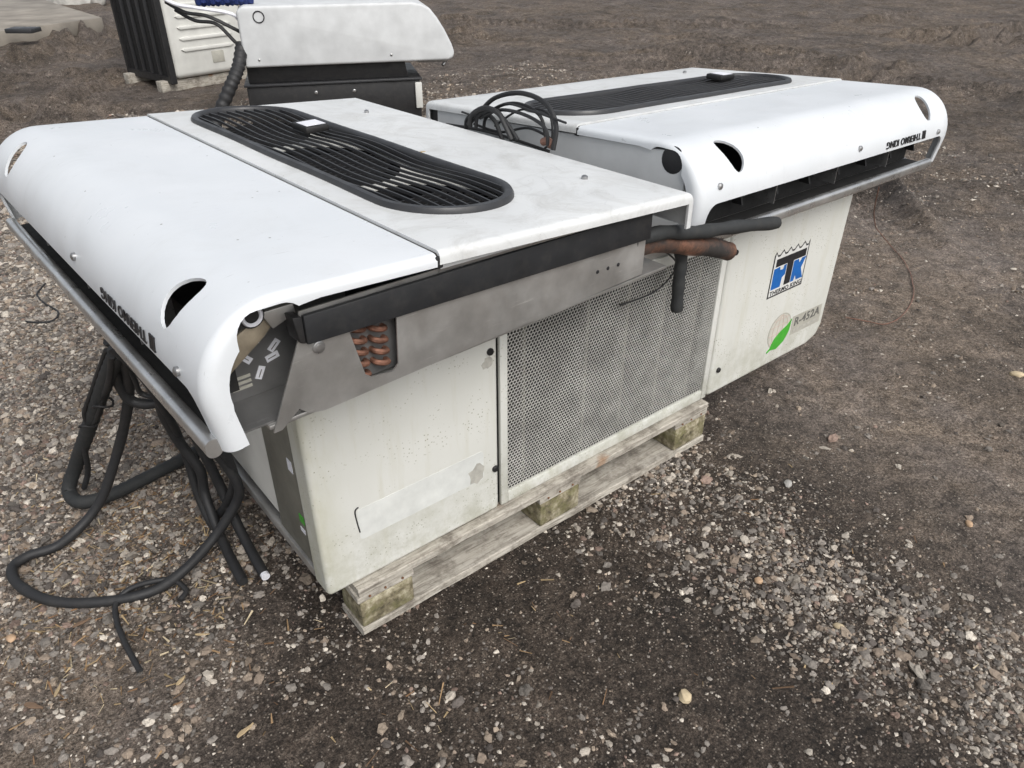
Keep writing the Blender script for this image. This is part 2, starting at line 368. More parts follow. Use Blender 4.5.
# loose stones: dense on the left, a gravel streak right of the pallet, thin elsewhere
def seg_d(x, y, pts):
    d = np.full(np.shape(x), 9.)
    for (ax, ay), (bx, by) in zip(pts[:-1], pts[1:]):
        t = np.clip(((x-ax)*(bx-ax)+(y-ay)*(by-ay))/((bx-ax)**2+(by-ay)**2), 0, 1); d = np.minimum(d, np.hypot(x-ax-t*(bx-ax), y-ay-t*(by-ay)))
    return d
def density(x, y):
    n = fbm(x, y, 2.3, 3)/.875; n2 = fbm(x+40, y, 7, 3)/.875
    left = smooth(.22, -.12, x-.1*(n-.5))*smooth(.10, .55, y+.25*(n-.5))
    low = smooth(.40, .0, x+.55*(y+.2))*.40*smooth(.3, .6, n2+.1)
    streak = smooth(.34, .08, seg_d(x, y, [(1.08, .36), (.95, .0), (.93, -.4), (.95, -.8), (1.05, -1.3)])+.25*(n2-.5))*(.35+.65*smooth(.35, .55, n2))
    front = smooth(.75, .2, seg_d(x, y, [(.62, -.3), (.7, -.8)]))*.14
    back = smooth(1.4, 2.6, y)*smooth(4.5, 2.5, x)*.55*smooth(.35, .62, n)
    base = .075+.09*smooth(.5, .7, n2)
    d = np.maximum.reduce([left, low, streak, front, back, base])
    return d
ico = bmesh.new(); bmesh.ops.create_icosphere(ico, subdivisions=1, radius=1); ico.verts.index_update()
IV = np.array([v.co[:] for v in ico.verts]); IF = np.array([[v.index for v in f.verts] for f in ico.faces]); ico.free()
ico = bmesh.new(); bmesh.ops.create_icosphere(ico, subdivisions=2, radius=1); ico.verts.index_update()
IV2 = np.array([v.co[:] for v in ico.verts]); IF2 = np.array([[v.index for v in f.verts] for f in ico.faces]); ico.free()
def rotm(n, tilt=.5):
    a = rng.uniform(0, 2*pi, n); b = rng.normal(0, tilt, n); c = rng.normal(0, tilt, n)
    ca, sa, cb, sb, cc, sc = np.cos(a), np.sin(a), np.cos(b), np.sin(b), np.cos(c), np.sin(c); z = np.zeros(n); o = np.ones(n)
    Rz = np.stack([ca, -sa, z, sa, ca, z, z, z, o], -1).reshape(n, 3, 3); Ry = np.stack([cb, z, sb, z, o, z, -sb, z, cb], -1).reshape(n, 3, 3)
    Rx = np.stack([o, z, z, z, cc, -sc, z, sc, cc], -1).reshape(n, 3, 3); return Rz @ Ry @ Rx
def raw_mesh(name, V, F, tint, mat, sm=True):
    me = bpy.data.meshes.new(name); V = V.reshape(-1, 3); k = F.shape[1]
    me.vertices.add(len(V)); me.vertices.foreach_set('co', V.ravel()); me.loops.add(F.size); me.loops.foreach_set('vertex_index', F.ravel().astype(np.int32))
    me.polygons.add(len(F)); me.polygons.foreach_set('loop_start', np.arange(0, F.size, k, dtype=np.int32)); me.update(calc_edges=True)
    at = me.color_attributes.new('tint', 'FLOAT_COLOR', 'POINT'); at.data.foreach_set('color', np.concatenate([tint, np.ones((len(tint), 1))], 1).ravel())
    me.polygons.foreach_set('use_smooth', [sm]*len(F)); me.materials.append(M(mat)); return link(bpy.data.objects.new(name, me))
N0 = 420000
sx = rng.uniform(-1.25, 5.2, N0); sy = rng.uniform(-1.35, 5.6, N0)
ex = rng.uniform(-1.25, .3, 60000); ey = rng.uniform(.0, 3.6, 60000); e2 = rng.uniform(.55, 1.45, 22000); f2 = rng.uniform(-1.3, .45, 22000)
sx = np.concatenate([sx, ex, e2]); sy = np.concatenate([sy, ey, f2]); N0 = len(sx)
# keep to the ground the place shows: left of / in front of / right of the pallet, and behind
keep = rng.random(N0) < density(sx, sy)
inside = (sx > .02) & (sx < 1.18) & (sy > .12) & (sy < .95)
keep &= ~inside
# only the ground the photo could see, with a generous margin all round
_d = np.stack([sx-CAM.x, sy-CAM.y, np.full(N0, -CAM.z)], -1); _w = _d @ np.array(FWD); _u = _d @ np.array(RGT)/np.maximum(_w, .01)*FPX; _v = _d @ np.array(UPV)/np.maximum(_w, .01)*FPX
keep &= (_w > .2) & (np.abs(_u) < 512+110) & (np.abs(_v) < 384+110)
sx, sy = sx[keep], sy[keep]; n = len(sx)
dist = np.hypot(sx-CAM.x, sy-CAM.y)
r = np.exp(rng.normal(math.log(.0036), .48, n)).clip(.0016, .0145)*(1+.22*np.maximum(0, dist-1.8)); r = r.clip(.002, .022)
dens = density(sx, sy); r *= np.where(dens < .15, .62, 1.)
pal = np.array([(.27, .255, .24), (.19, .18, .17), (.25, .21, .175), (.40, .375, .34), (.11, .10, .095), (.31, .265, .22), (.25, .19, .165), (.55, .525, .48), (.15, .135, .12)])
pw = np.array([.20, .18, .14, .14, .08, .1, .04, .09, .03]); pw /= pw.sum()
def stones(sel, V0, F0, name_):
    m = len(sel); S = np.stack([r[sel]*rng.uniform(.85, 1.5, m), r[sel]*rng.uniform(.7, 1.1, m), r[sel]*rng.uniform(.42, .8, m)], -1)
    V = V0[None]*(1+rng.normal(0, .19, (m, len(V0), 1)))*S[:, None, :]; V = np.einsum('nij,nkj->nki', rotm(m, .35), V)
    V += np.stack([sx[sel], sy[sel], height(sx[sel], sy[sel])+S[:, 2]*rng.uniform(-.35, .35, m)], -1)[:, None, :]
    F = (F0[None]+(np.arange(m)*len(V0))[:, None, None]).reshape(-1, 3)
    c = pal[rng.choice(len(pal), m, p=pw)]*rng.uniform(.55, 1.25, (m, 1))*np.array([[1.0, .95, .89]]); return V.reshape(-1, 3), F, np.repeat(c, len(V0), 0)
big = np.where((r > .0075) & (dist < 2.6))[0]; tiny = np.setdiff1d(np.where(r*FPX/np.hypot(dist, CAM.z) < 2.0)[0], big); small = np.setdiff1d(np.arange(n), np.union1d(big, tiny))
OV = np.array([(1, 0, 0), (-1, 0, 0), (0, 1, 0), (0, -1, 0), (0, 0, 1), (0, 0, -1)], float)*1.15; OF = np.array([(0, 2, 4), (2, 1, 4), (1, 3, 4), (3, 0, 4), (2, 0, 5), (1, 2, 5), (3, 1, 5), (0, 3, 5)])
Va, Fa, Ca = stones(big, IV2, IF2, 'b'); Vb, Fb, Cb = stones(small, IV, IF, 's'); Vc, Fc, Cc = stones(tiny, OV, OF, 't')
tag(raw_mesh('gravel', np.concatenate([Va, Vb, Vc]), np.concatenate([Fa, Fb+len(Va), Fc+len(Va)+len(Vb)]), np.concatenate([Ca, Cb, Cc]), 'gravel', False), 'loose grey and brown gravel scattered over the yard', 'gravel', kind='stuff')
print('stones', n, 'big', len(big), 'tris', len(Fa)+len(Fb)+len(Fc))

# straw, bark and wood splinters among the gravel
def litter(n, fx, fy, L, Wd, cols, tilt=.12):
    x, y = fx, fy; m = len(x); l = L; B = np.array([(a, b, c) for a in (-.5, .5) for b in (-.5, .5) for c in (-.5, .5)])
    S = np.stack([l, Wd, Wd*.35], -1); V = B[None]*S[:, None, :]
    V[:, :, 1] *= np.where(B[:, 0] > 0, .45, 1.)[None]; V[:, :, 1] += (V[:, :, 0]**2/l[:, None])*rng.normal(0, .5, (m, 1))
    V = np.einsum('nij,nkj->nki', rotm(m, tilt), V)+np.stack([x, y, height(x, y)+Wd*.5+.003], -1)[:, None, :]
    Q = np.array([(0, 1, 3, 2), (4, 6, 7, 5), (0, 4, 5, 1), (2, 3, 7, 6), (0, 2, 6, 4), (1, 5, 7, 3)])
    F = (Q[None]+(np.arange(m)*8)[:, None, None]).reshape(-1, 4); return V.reshape(-1, 3), F, np.repeat(cols, 8, 0)
def blob(n, cx, cy, rx, ry): return rng.normal(cx, rx, n), rng.normal(cy, ry, n)
fx, fy = np.concatenate([np.stack(blob(*a)) for a in ((620, -.28, .62, .15, .20), (230, -.5, .38, .2, .16), (220, -.35, 1.5, .25, .5), (40, .1, -.25, .3, .12), (30, .9, -.5, .3, .4))], 1)
ok = ~((fx > -.03) & (fy > -.03) & (fy < 1)); fx, fy = fx[ok], fy[ok]; m = len(fx)
lc = np.array([(.40, .30, .17), (.30, .20, .11), (.16, .10, .06), (.48, .40, .27), (.22, .13, .07)])[rng.choice(5, m, p=[.28, .26, .2, .1, .16])]*rng.uniform(.6, 1.25, (m, 1))
V, F, c = litter(m, fx, fy, np.exp(rng.normal(math.log(.017), .5, m)).clip(.006, .05), rng.uniform(.0012, .0048, m), lc, .2)
tag(raw_mesh('straw_litter', V, F, c, 'litter', False), 'fine straw and bark splinters strewn between the hoses', 'litter', kind='stuff')

# larger pieces that can be picked out one by one
def stone_obj(u, v, rx, ry, rz, mat, label, seed):
    r_ = random.Random(seed); c = P(u, v, 'z', 0); bm = bmesh.new(); bmesh.ops.create_icosphere(bm, subdivisions=2, radius=1)
    for x in bm.verts:
        k = 1+r_.uniform(-.13, .13); x.co = Vector((x.co.x*rx*k, x.co.y*ry*k, x.co.z*rz*k))
    bmesh.ops.rotate(bm, cent=(0, 0, 0), matrix=Matrix.Rotation(r_.uniform(0, 6), 3, 'Z'), verts=bm.verts)
    o = MB()._bm(bm).build('stone', mat); o.location = (c.x, c.y, float(height(c.x, c.y))+rz*.4); tag(o, label, 'stone', 'larger loose stones')
stone_obj(685, 696, .017, .015, .010, 'pale_stone', 'pale yellowish stone lying alone at bottom centre', 1)
stone_obj(1017, 375, .026, .014, .010, 'pale_stone', 'flat pale stone at the right edge of the mud', 2)
stone_obj(968, 526, .014, .009, .006, 'buff_stone', 'small orange-buff stone in dark mud right of the gravel streak', 3)
stone_obj(788, 484, .016, .012, .008, 'grey_stone', 'grey stone at the top of the gravel streak', 4)
stone_obj(759, 579, .011, .010, .008, 'buff_stone', 'brownish stone in the gravel streak above the pale yellow one', 5)
stone_obj(840, 625, .015, .010, .007, 'pale_stone', 'pale elongated stone in the middle of the gravel streak', 6)
stone_obj(10, 636, .014, .011, .007, 'buff_stone', 'tan rounded stone at the left edge below the hoses', 7)
def chip(u, v, L, Wd, ang, mat, label, seed):
    r_ = random.Random(seed); c = P(u, v, 'z', .004); mb = MB(); pts = []
    for k in range(7): t = k/6; pts.append(((t-.5)*L, Wd*.5*(.35+.65*sin(pi*min(1, t*1.25+.08)))+r_.uniform(-.08, .08)*Wd))
    for k in range(6, -1, -1): t = k/6; pts.append(((t-.5)*L, -Wd*.5*(.4+.6*sin(pi*min(1, t*1.1+.05)))+r_.uniform(-.08, .08)*Wd))
    mb.prism(pts, 'z', 0, Wd*.35, .0006, 1)
    o = mb.build('wood_chip', mat); o.location = (c.x, c.y, float(height(c.x, c.y))+.005); o.rotation_euler = (r_.uniform(-.15, .15), r_.uniform(-.08, .08), radians(ang)); tag(o, label, 'wood chip', 'wood chips on the gravel')
chip(245, 729, .040, .010, 15, 'wood_chip', 'pale wood chip lying apart at bottom left centre', 1)
chip(203, 634, .036, .006, -32, 'wood_chip', 'straight pale splinter right of the thin tube end', 2)
chip(181, 681, .026, .010, 30, 'wood_chip', 'short pale chip below the thin tube end', 3)
chip(58, 690, .036, .008, 60, 'wood_chip', 'upright-looking tan chip in the chip cluster at left', 4)
chip(34, 706, .044, .012, -50, 'bark_chip', 'broad brown chip, lowest of the cluster at the left edge', 5)
chip(82, 622, .042, .010, 5, 'bark_chip', 'brown bark chip under the big hose loop', 6)
chip(157, 341, .050, .024, 10, 'wood_chip', 'thick tan wood piece on gravel between hanging hoses', 7)

def plank(lo, hi, seed, ax=0):
    r_ = random.Random(seed); n_ = 16; V = []; F = []; oth = [k for k in range(3) if k != ax]; c1, c2 = oth; b_ = .0025
    for i in range(n_+1):
        t = i/n_; dx_, dz_ = r_.uniform(-.0016, .0016), r_.uniform(-.0008, .0008); end = r_.uniform(0, .004)
        x1, y1, x2, y2 = lo[c1], lo[c2], hi[c1], hi[c2]
        for q1, q2 in ((x1+b_, y1), (x2-b_, y1), (x2, y1+b_), (x2, y2-b_), (x2-b_, y2), (x1+b_, y2), (x1, y2-b_), (x1, y1+b_)):
            p = [0, 0, 0]; p[ax] = lo[ax]+(hi[ax]-lo[ax])*t+(end if i == 0 else -end if i == n_ else 0)+(r_.uniform(-.002, .002) if i in (0, n_) else 0)
            p[c1] = q1+dx_; p[c2] = q2+(dz_ if c2 != 2 or q2 > (y1+y2)/2 else 0); V.append(tuple(p))
        if i: o_ = 8*i; F += [(o_-8+k, o_-8+(k+1) % 8, o_+(k+1) % 8, o_+k) for k in range(8)]
    F += [tuple(range(8))[::-1], tuple(range(8*n_, 8*n_+8))]
    mb = MB(); mb.v, mb.f = V, F; return mb
# ------------------------------------------------------------------ pallet (1.2 x 0.8 m)
pl = empty('wooden_pallet', (0, 0, 0)); tag(pl, 'weathered grey wooden pallet with mossy blocks under the cream unit', 'pallet')
for y0, y1 in ((0, .1), (.3275, .4725), (.7, .8)):
    plank((0, y0, 0), (1.2, y1, .022), int(y0*100)).build('bottom_board', 'weathered_wood', pl)
    for x0, x1 in ((0, .145), (.5275, .6725), (1.055, 1.2)):
        mb = MB(); mb.box((x0+.004, y0+.002, .0225), (x1-.003, y1-.001, .0995), .006, 2); mb.build('block', 'mossy_wood_block', pl)
for x0, x1 in ((0, .145), (.5275, .6725), (1.055, 1.2)):
    plank((x0+.001, .002, .1005), (x1, .798, .1208), int(x0*90)+3, 1).build('stringer_board', 'weathered_wood', pl)
    for dx in (.03, .07, .115):
        mb = MB(); mb.disc((x0+dx, .0025, .111), (0, -1, 0), .003, .0025, 8); mb.build('nail', 'rust', pl)
for y0, y1 in ((0, .145), (.1885, .2885), (.3275, .4725), (.5115, .6115), (.655, .8)):
    plank((0, y0, .1222), (1.2, y1, .1435), int(y0*77)+5).build('deck_board', 'weathered_wood', pl)

# ------------------------------------------------------------------ cream condensing unit on the pallet
Y0, ZB, ZT = .02, .146, .70
cu = empty('condensing_unit', (0, 0, 0)); tag(cu, 'wide cream condensing unit with perforated front standing on the pallet', 'cooling unit')
body = MB(); body.box((-.030, .115, .152), (1.795, .93, .690), .01); body.build('inner_casing', 'dark_interior', cu)
# base and top frame rails
for nm, lo, hi in (('bottom_rail', (-.030, .036, .1465), (1.76, .105, .175)), ('top_rail', (-.040, .030, .655), (1.80, .112, .6995)), ('top_cover', (-.045, .113, .692), (1.81, .94, .7))):
    MB().box(lo, hi, .004).build(nm, 'dark_interior' if nm == 'bottom_rail' else 'weathered_aluminium', cu)
# left front panel (a shallow tray with rounded left edge)
def tray(poly, y0, y1, bev, name, mat, seg=3):
    mb = MB(); mb.prism(poly, 'y', y0, y1, bev, seg); o = mb.build(name, mat, cu, 180); md = o.modifiers.new('n', 'WEIGHTED_NORMAL'); md.weight = 100; return o
lp = tray(rrect(-.055, .4115, ZB, .672, .012), Y0, Y0+.07, .016, 'front_panel', 'cream_panel_paint')
poly = [(1.2125, ZB), (1.735, ZB), (1.790, ZB+.018), (1.812, ZB+.055), (1.822, .672), (1.2125, .672)]
rp = tray(poly, Y0, Y0+.07, .012, 'front_panel', 'cream_panel_paint')
# frame of the perforated centre panel: four bars round the sheet
mx0, mx1, mz0, mz1 = .4185, 1.2075, ZB+.001, .671; fl, fr_, fb, ft = .022, .022, .032, .03
MB().box((mx0, Y0+.002, mz0), (mx0+fl, Y0+.013, mz1), .003).build('grille_frame_bar', 'cream_panel_paint', cu)
MB().box((mx1-fr_, Y0+.002, mz0), (mx1, Y0+.013, mz1), .003).build('grille_frame_bar', 'cream_panel_paint', cu)
MB().box((mx0+fl+.0005, Y0+.0025, mz0), (mx1-fr_-.0005, Y0+.013, mz0+fb), .003).build('grille_frame_bar', 'cream_panel_paint', cu)
MB().box((mx0+fl+.0005, Y0+.0025, mz1-ft), (mx1-fr_-.0005, Y0+.013, mz1), .003).build('grille_frame_bar', 'cream_panel_paint', cu)
# perforated sheet: hexagonal cells with a hole each
def perforated(x0, x1, z0, z1, p, rh, y):
    V = []; F = []; dz = p*sqrt(3)/2; j = 0; R = p/sqrt(3)
    hexa = [(cos(radians(30+60*k)), sin(radians(30+60*k))) for k in range(6)]
    z = z0
    while z <= z1:
        x = x0+(p/2 if j % 2 else 0)
        while x <= x1:
            o = len(V); yy = y+.0006*sin(x*31)+.0012*math.exp(-((x-.98)**2+(z-.36)**2)/.006)+.0015*math.exp(-((x-.62)**2+(z-.50)**2)/.004)
            for k in range(6): V.append((x+hexa[k][0]*R, yy, z+hexa[k][1]*R))
            for k in range(6): V.append((x+hexa[k][0]*rh, yy, z+hexa[k][1]*rh))
            for k in range(6): V.append((x+hexa[k][0]*rh, yy+.0016, z+hexa[k][1]*rh))
            for k in range(6):
                F.append((o+k, o+(k+1) % 6, o+6+(k+1) % 6, o+6+k)); F.append((o+6+k, o+6+(k+1) % 6, o+12+(k+1) % 6, o+12+k))
            x += p
        z += dz; j += 1
    return V, F
V, F = perforated(mx0+fl-.002, mx1-fr_+.002, mz0+fb-.002, mz1-ft+.002, .0094, .00435, Y0+.009)
mb = MB(); mb.v, mb.f = V, F; mb.build('perforated_sheet', 'mesh_paint', cu, smooth=False)
MB().box((mx0, Y0+.075, mz0+.006), (mx1, Y0+.093, mz1-.003)).build('coil_core', 'dark_interior', cu)
for x in (.50, .70, .84, .98, 1.12): MB().box((x, Y0+.022, mz0+fb+.002), (x+.010, Y0+.06, mz1-ft-.002), .002).build('grille_brace', 'grimy_metal', cu)
# end face (towards the hoses)
MB().box((-.046, .094, .175), (-.0305, .27, .668), .003).build('end_panel', 'grimy_metal', cu)
MB().box((-.042, .273, .20), (-.0305, .90, .668), .003).build('end_panel', 'old_white', cu)
MB().box((-.052, .094, .1465), (-.0305, .93, .174), .004).build('end_rail', 'weathered_aluminium', cu)
for z, h, yy, m_ in ((.42, .03, .12, 'sticker_paper'), (.285, .022, .110, 'decal_green'), (.255, .012, .115, 'sticker_paper')):
    MB().box((-.0475, yy, z), (-.0462, yy+.022, z+h)).build('sticker', m_, cu)
# latches, screws, paint damage, decals
for x, z in ((1.236, .609), (1.246, .23), (.389, .599), (.398, .276)):
    mb = MB(); mb.disc((x, Y0+.002, z), (0, -1, 0), .0085, .008, 12); mb.build('latch', 'black_plastic', cu)
def blotch(cx, cz, w_, h_, seed, name, mat, y=Y0-.0007):
    r_ = random.Random(seed); pts = []
    for k in range(16): t = 2*pi*k/16; q_ = 1+r_.uniform(-.28, .2); pts.append((cx+w_*cos(t)*q_, cz+h_*sin(t)*q_))
    MB().prism(pts, 'y', y, Y0+.004).build(name, mat, cu)
blotch(.345, .288, .024, .028, 3, 'paint_chip', 'primer_patch'); blotch(.382, .572, .014, .014, 5, 'paint_chip', 'primer_patch')
MB().prism(rrect(.035, .365, .262, .345, .01), 'y', Y0-.0005, Y0+.004).build('repainted_patch', 'clean_paint', cu)
MB().tube(spline([(.040, Y0-.001, .352), (.031, Y0-.001, .345), (.033, Y0-.001, .31), (.036, Y0-.001, .285)], 5), .0016, 5).build('scratch', 'decal_black', cu)
# square logo decal
lg = MB(); yl = Y0-.0008
def sk(x, z): return (x, z)
lx0, lx1, lz0, lz1 = 1.437, 1.618, .405, .556
teeth = [(lx0, lz1-.012)]
for k in range(5):
    a = lx0+(lx1-lx0)*k/5; b = (lx1-lx0)/5; teeth += [(a+b*.22, lz1), (a+b*.5, lz1-.013), (a+b*.8, lz1-.013)]
teeth += [(lx1, lz1)]
out_ = [(lx0, lz0), (lx1, lz0)]+teeth[::-1]
logo = MB().prism(out_, 'y', Y0-.0004, Y0+.004).build('logo_decal', 'decal_black', cu)
def ins(p, d=.0055): return [(x+(d if x < (lx0+lx1)/2 else -d)*(1 if abs(x-lx0) < 1e-6 or abs(x-lx1) < 1e-6 else 0), z+(d if z < .45 else -d)) for x, z in p]
MB().prism(ins(out_), 'y', Y0-.0008, Y0+.003).build('logo_ground', 'decal_white', logo)
yb_ = (Y0-.0013, Y0+.002)
MB().prism([(1.452, .530), (1.606, .530), (1.606, .505), (1.545, .505), (1.545, .432), (1.513, .432), (1.513, .505), (1.452, .505)], 'y', *yb_).build('logo_letter', 'decal_black', logo)
yc_ = (Y0-.0012, Y0+.002)
MB().prism([(1.447, .500), (1.476, .502), (1.480, .490), (1.494, .490), (1.498, .502), (1.510, .502), (1.510, .470), (1.496, .462), (1.494, .432), (1.447, .432)], 'y', *yc_).build('logo_letter', 'decal_blue', logo)
MB().prism([(1.548, .502), (1.572, .502), (1.580, .488), (1.590, .502), (1.612, .502), (1.594, .468), (1.612, .432), (1.578, .432), (1.569, .450), (1.565, .432), (1.548, .432)], 'y', *yc_).build('logo_letter', 'decal_blue', logo)
FACE_Y = lambda x, z, y: Matrix.Translation((x, y, z)) @ Matrix.Rotation(pi/2, 4, 'X')
text_mb('THERMO KING', .0195, FACE_Y(1.529, .4185, Y0-.0009), squeeze=1.18, bold=.0004).build('logo_text', 'decal_black', logo, smooth=False)
# leaf and refrigerant decal
cx, cz, rr = 1.548, .262, .062
circ = MB().prism([(cx+rr*cos(2*pi*k/28), cz+rr*sin(2*pi*k/28)) for k in range(28)], 'y', Y0-.0004, Y0+.004).build('leaf_decal', 'decal_grey', cu)
MB().prism([(cx+rr*.93*cos(2*pi*k/28), cz+rr*.93*sin(2*pi*k/28)) for k in range(28)], 'y', Y0-.0008, Y0+.003).build('globe', 'globe_beige', circ)
gl = MB()
for k in (-.55, -.1, .35, .7):
    h = rr*.92*sqrt(1-k*k); gl.tube([(cx-h, Y0-.0008, cz+k*rr), (cx+h, Y0-.0008, cz+k*rr)], .0008, 4)
for k in (-.6, -.2, .2, .6): gl.tube(spline([(cx+k*rr*1.05*cos(t), Y0-.0008, cz+rr*.92*sin(t)) for t in (-1.5, -.8, 0, .8, 1.5)], 4), .0008, 4)
gl.build('globe_line', 'decal_line', circ)
lf = [(1.498, .196), (1.512, .203), (1.545, .197), (1.582, .214), (1.602, .245), (1.607, .287), (1.585, .270), (1.552, .258), (1.525, .240), (1.513, .222), (1.510, .209), (1.495, .200)]
MB().prism(lf, 'y', Y0-.0022, Y0+.002).build('leaf', 'decal_green', circ)
bar = MB().prism([(1.617, .222), (1.785, .2205), (1.783, .287), (1.613, .291)], 'y', Y0-.0005, Y0+.004).build('refrigerant_label', 'decal_grey', cu)
text_mb('R-452A', .042, FACE_Y(1.700, .266, Y0-.0007), squeeze=1.05, bold=.0008).build('label_text', 'label_ink', bar, smooth=False)
MB().box((1.630, Y0-.0009, .229), (1.772, Y0+.001, .239)).build('label_line', 'primer_patch', bar)

# ------------------------------------------------------------------ evaporators (built upside down, discharge at local x = 0)
W, D, DS = 1.321, 1.055, .403
def ztop(a): return .952-.06*(a-DS)
FANS = (.275, .70, 1.125); AC = .605; GR = .133; GW = .0015   # fan centres, grille half width, waist
def halfw(b):
    h = 0
    for f_ in FANS: h = max(h, sqrt(max(0, GR**2-(b-f_)**2)))
    if FANS[0] <= b <= FANS[2]:
        k = .5+.5*cos(2*pi*(b-FANS[0])/(FANS[1]-FANS[0])); h = GR-2*GW+2*GW*k
    return h
def outline(off=0, n=72):
    b0, b1 = FANS[0]-GR, FANS[2]+GR; up_ = []
    for i in range(n+1):
        t = i/n; t = .5-.5*cos(pi*t); b = b0+(b1-b0)*t; up_.append(Vector((AC+halfw(b), b, 0)))
    lo_ = [Vector((2*AC-p.x, p.y, 0)) for p in up_[-2:0:-1]]; pts = up_+lo_
    if off:
        m = len(pts); q = []
        for i in range(m):
            t = (pts[(i+1) % m]-pts[i-1]).normalized(); q.append(pts[i]+Vector((t.y, -t.x, 0))*off)
        pts = q
    return pts
def front_profile():
    c = Vector((-.014, 0, ztop(0))); e = Vector((.022, 0, .752)); s = Vector((DS-.0025, 0, ztop(DS)))
    d1 = (s-c).normalized(); d2 = (e-c).normalized(); ang = d1.angle(d2); R = .125; tl = R/math.tan(ang/2)
    p1 = c+d1*tl; p2 = c+d2*tl; bis = (d1+d2).normalized(); o = c+bis*(R/sin(ang/2)); pr = []
    N1 = Vector((-d1.z, 0, d1.x)); N1 = N1 if N1.z > 0 else -N1; N2 = Vector((d2.z, 0, -d2.x)); N2 = N2 if N2.x < 0 else -N2
    for k in range(9): pr.append((s.lerp(p1, k/9), N1))
    for k in range(15):   # the broad front bend
        v = (p1-o).normalized().slerp((p2-o).normalized(), k/14); pr.append((o+v*R, v))
    for k in range(1, 9): pr.append((p2.lerp(e, k/8), N2))
    return pr
def shell(pr, S, rr_):
    """pr: profile (point, normal); S(i), rr_(i): side skirt depth and side rounding"""
    V = []; F = []; ncol = None
    for i, (p, n_) in enumerate(pr):
        r_, s_ = rr_(i), S(i); tr = [(0, s_), (0, (s_+r_)/2)]
        tr += [(r_-r_*cos(t), r_-r_*sin(t)) for t in [pi/2*k/6 for k in range(7)]]
        mid = [(r_+(W-2*r_)*k/30, 0) for k in range(1, 30)]
        full = tr+mid+[(W-b, d) for b, d in tr[::-1]]; ncol = len(full)
        for b, d in full:
            q = p-n_*d; V.append((q.x, b, q.z))
    for i in range(len(pr)-1):
        for j in range(ncol-1):
            a = i*ncol+j; F.append((a, a+ncol, a+ncol+1, a+1))
    mb = MB(); mb.v, mb.f = V, F
    # outward orientation: the top must face up
    a, b, c, d = [Vector(V[k]) for k in F[len(F)//12 + ncol//2]]
    if (b-a).cross(c-a).z < 0: mb.f = [f[::-1] for f in F]
    return mb
def bean(pr, b, flip):
    """oval opening over the front bend: outline in (width, arc length), extruded along the local normals"""
    S_ = [0.]
    for (p, _), (q_, _) in zip(pr[:-1], pr[1:]): S_.append(S_[-1]+(q_-p).length)
    def at(x):
        k = max(i for i in range(len(pr)-1) if S_[i] <= x); t = (x-S_[k])/(S_[k+1]-S_[k]); return pr[k][0].lerp(pr[k+1][0], t), pr[k][1].lerp(pr[k+1][1], t).normalized()
    pts = []; m = 28
    for h in (-.03, .03):
        for k in range(m):
            t = 2*pi*k/m; ds = .047*sin(t); db = .031*(1+.12*sin(t))*cos(t)+flip*(.010*(1-(ds/.047)**2)-.006-.010*ds/.047)
            p, n_ = at(.360-ds); q_ = p+n_*h; pts.append((q_.x, b+db, q_.z))
    f = [tuple(range(m)), tuple(range(2*m-1, m-1, -1))]+[(i, (i+1) % m, m+(i+1) % m, m+i) for i in range(m)]
    return MB().add(pts, f)
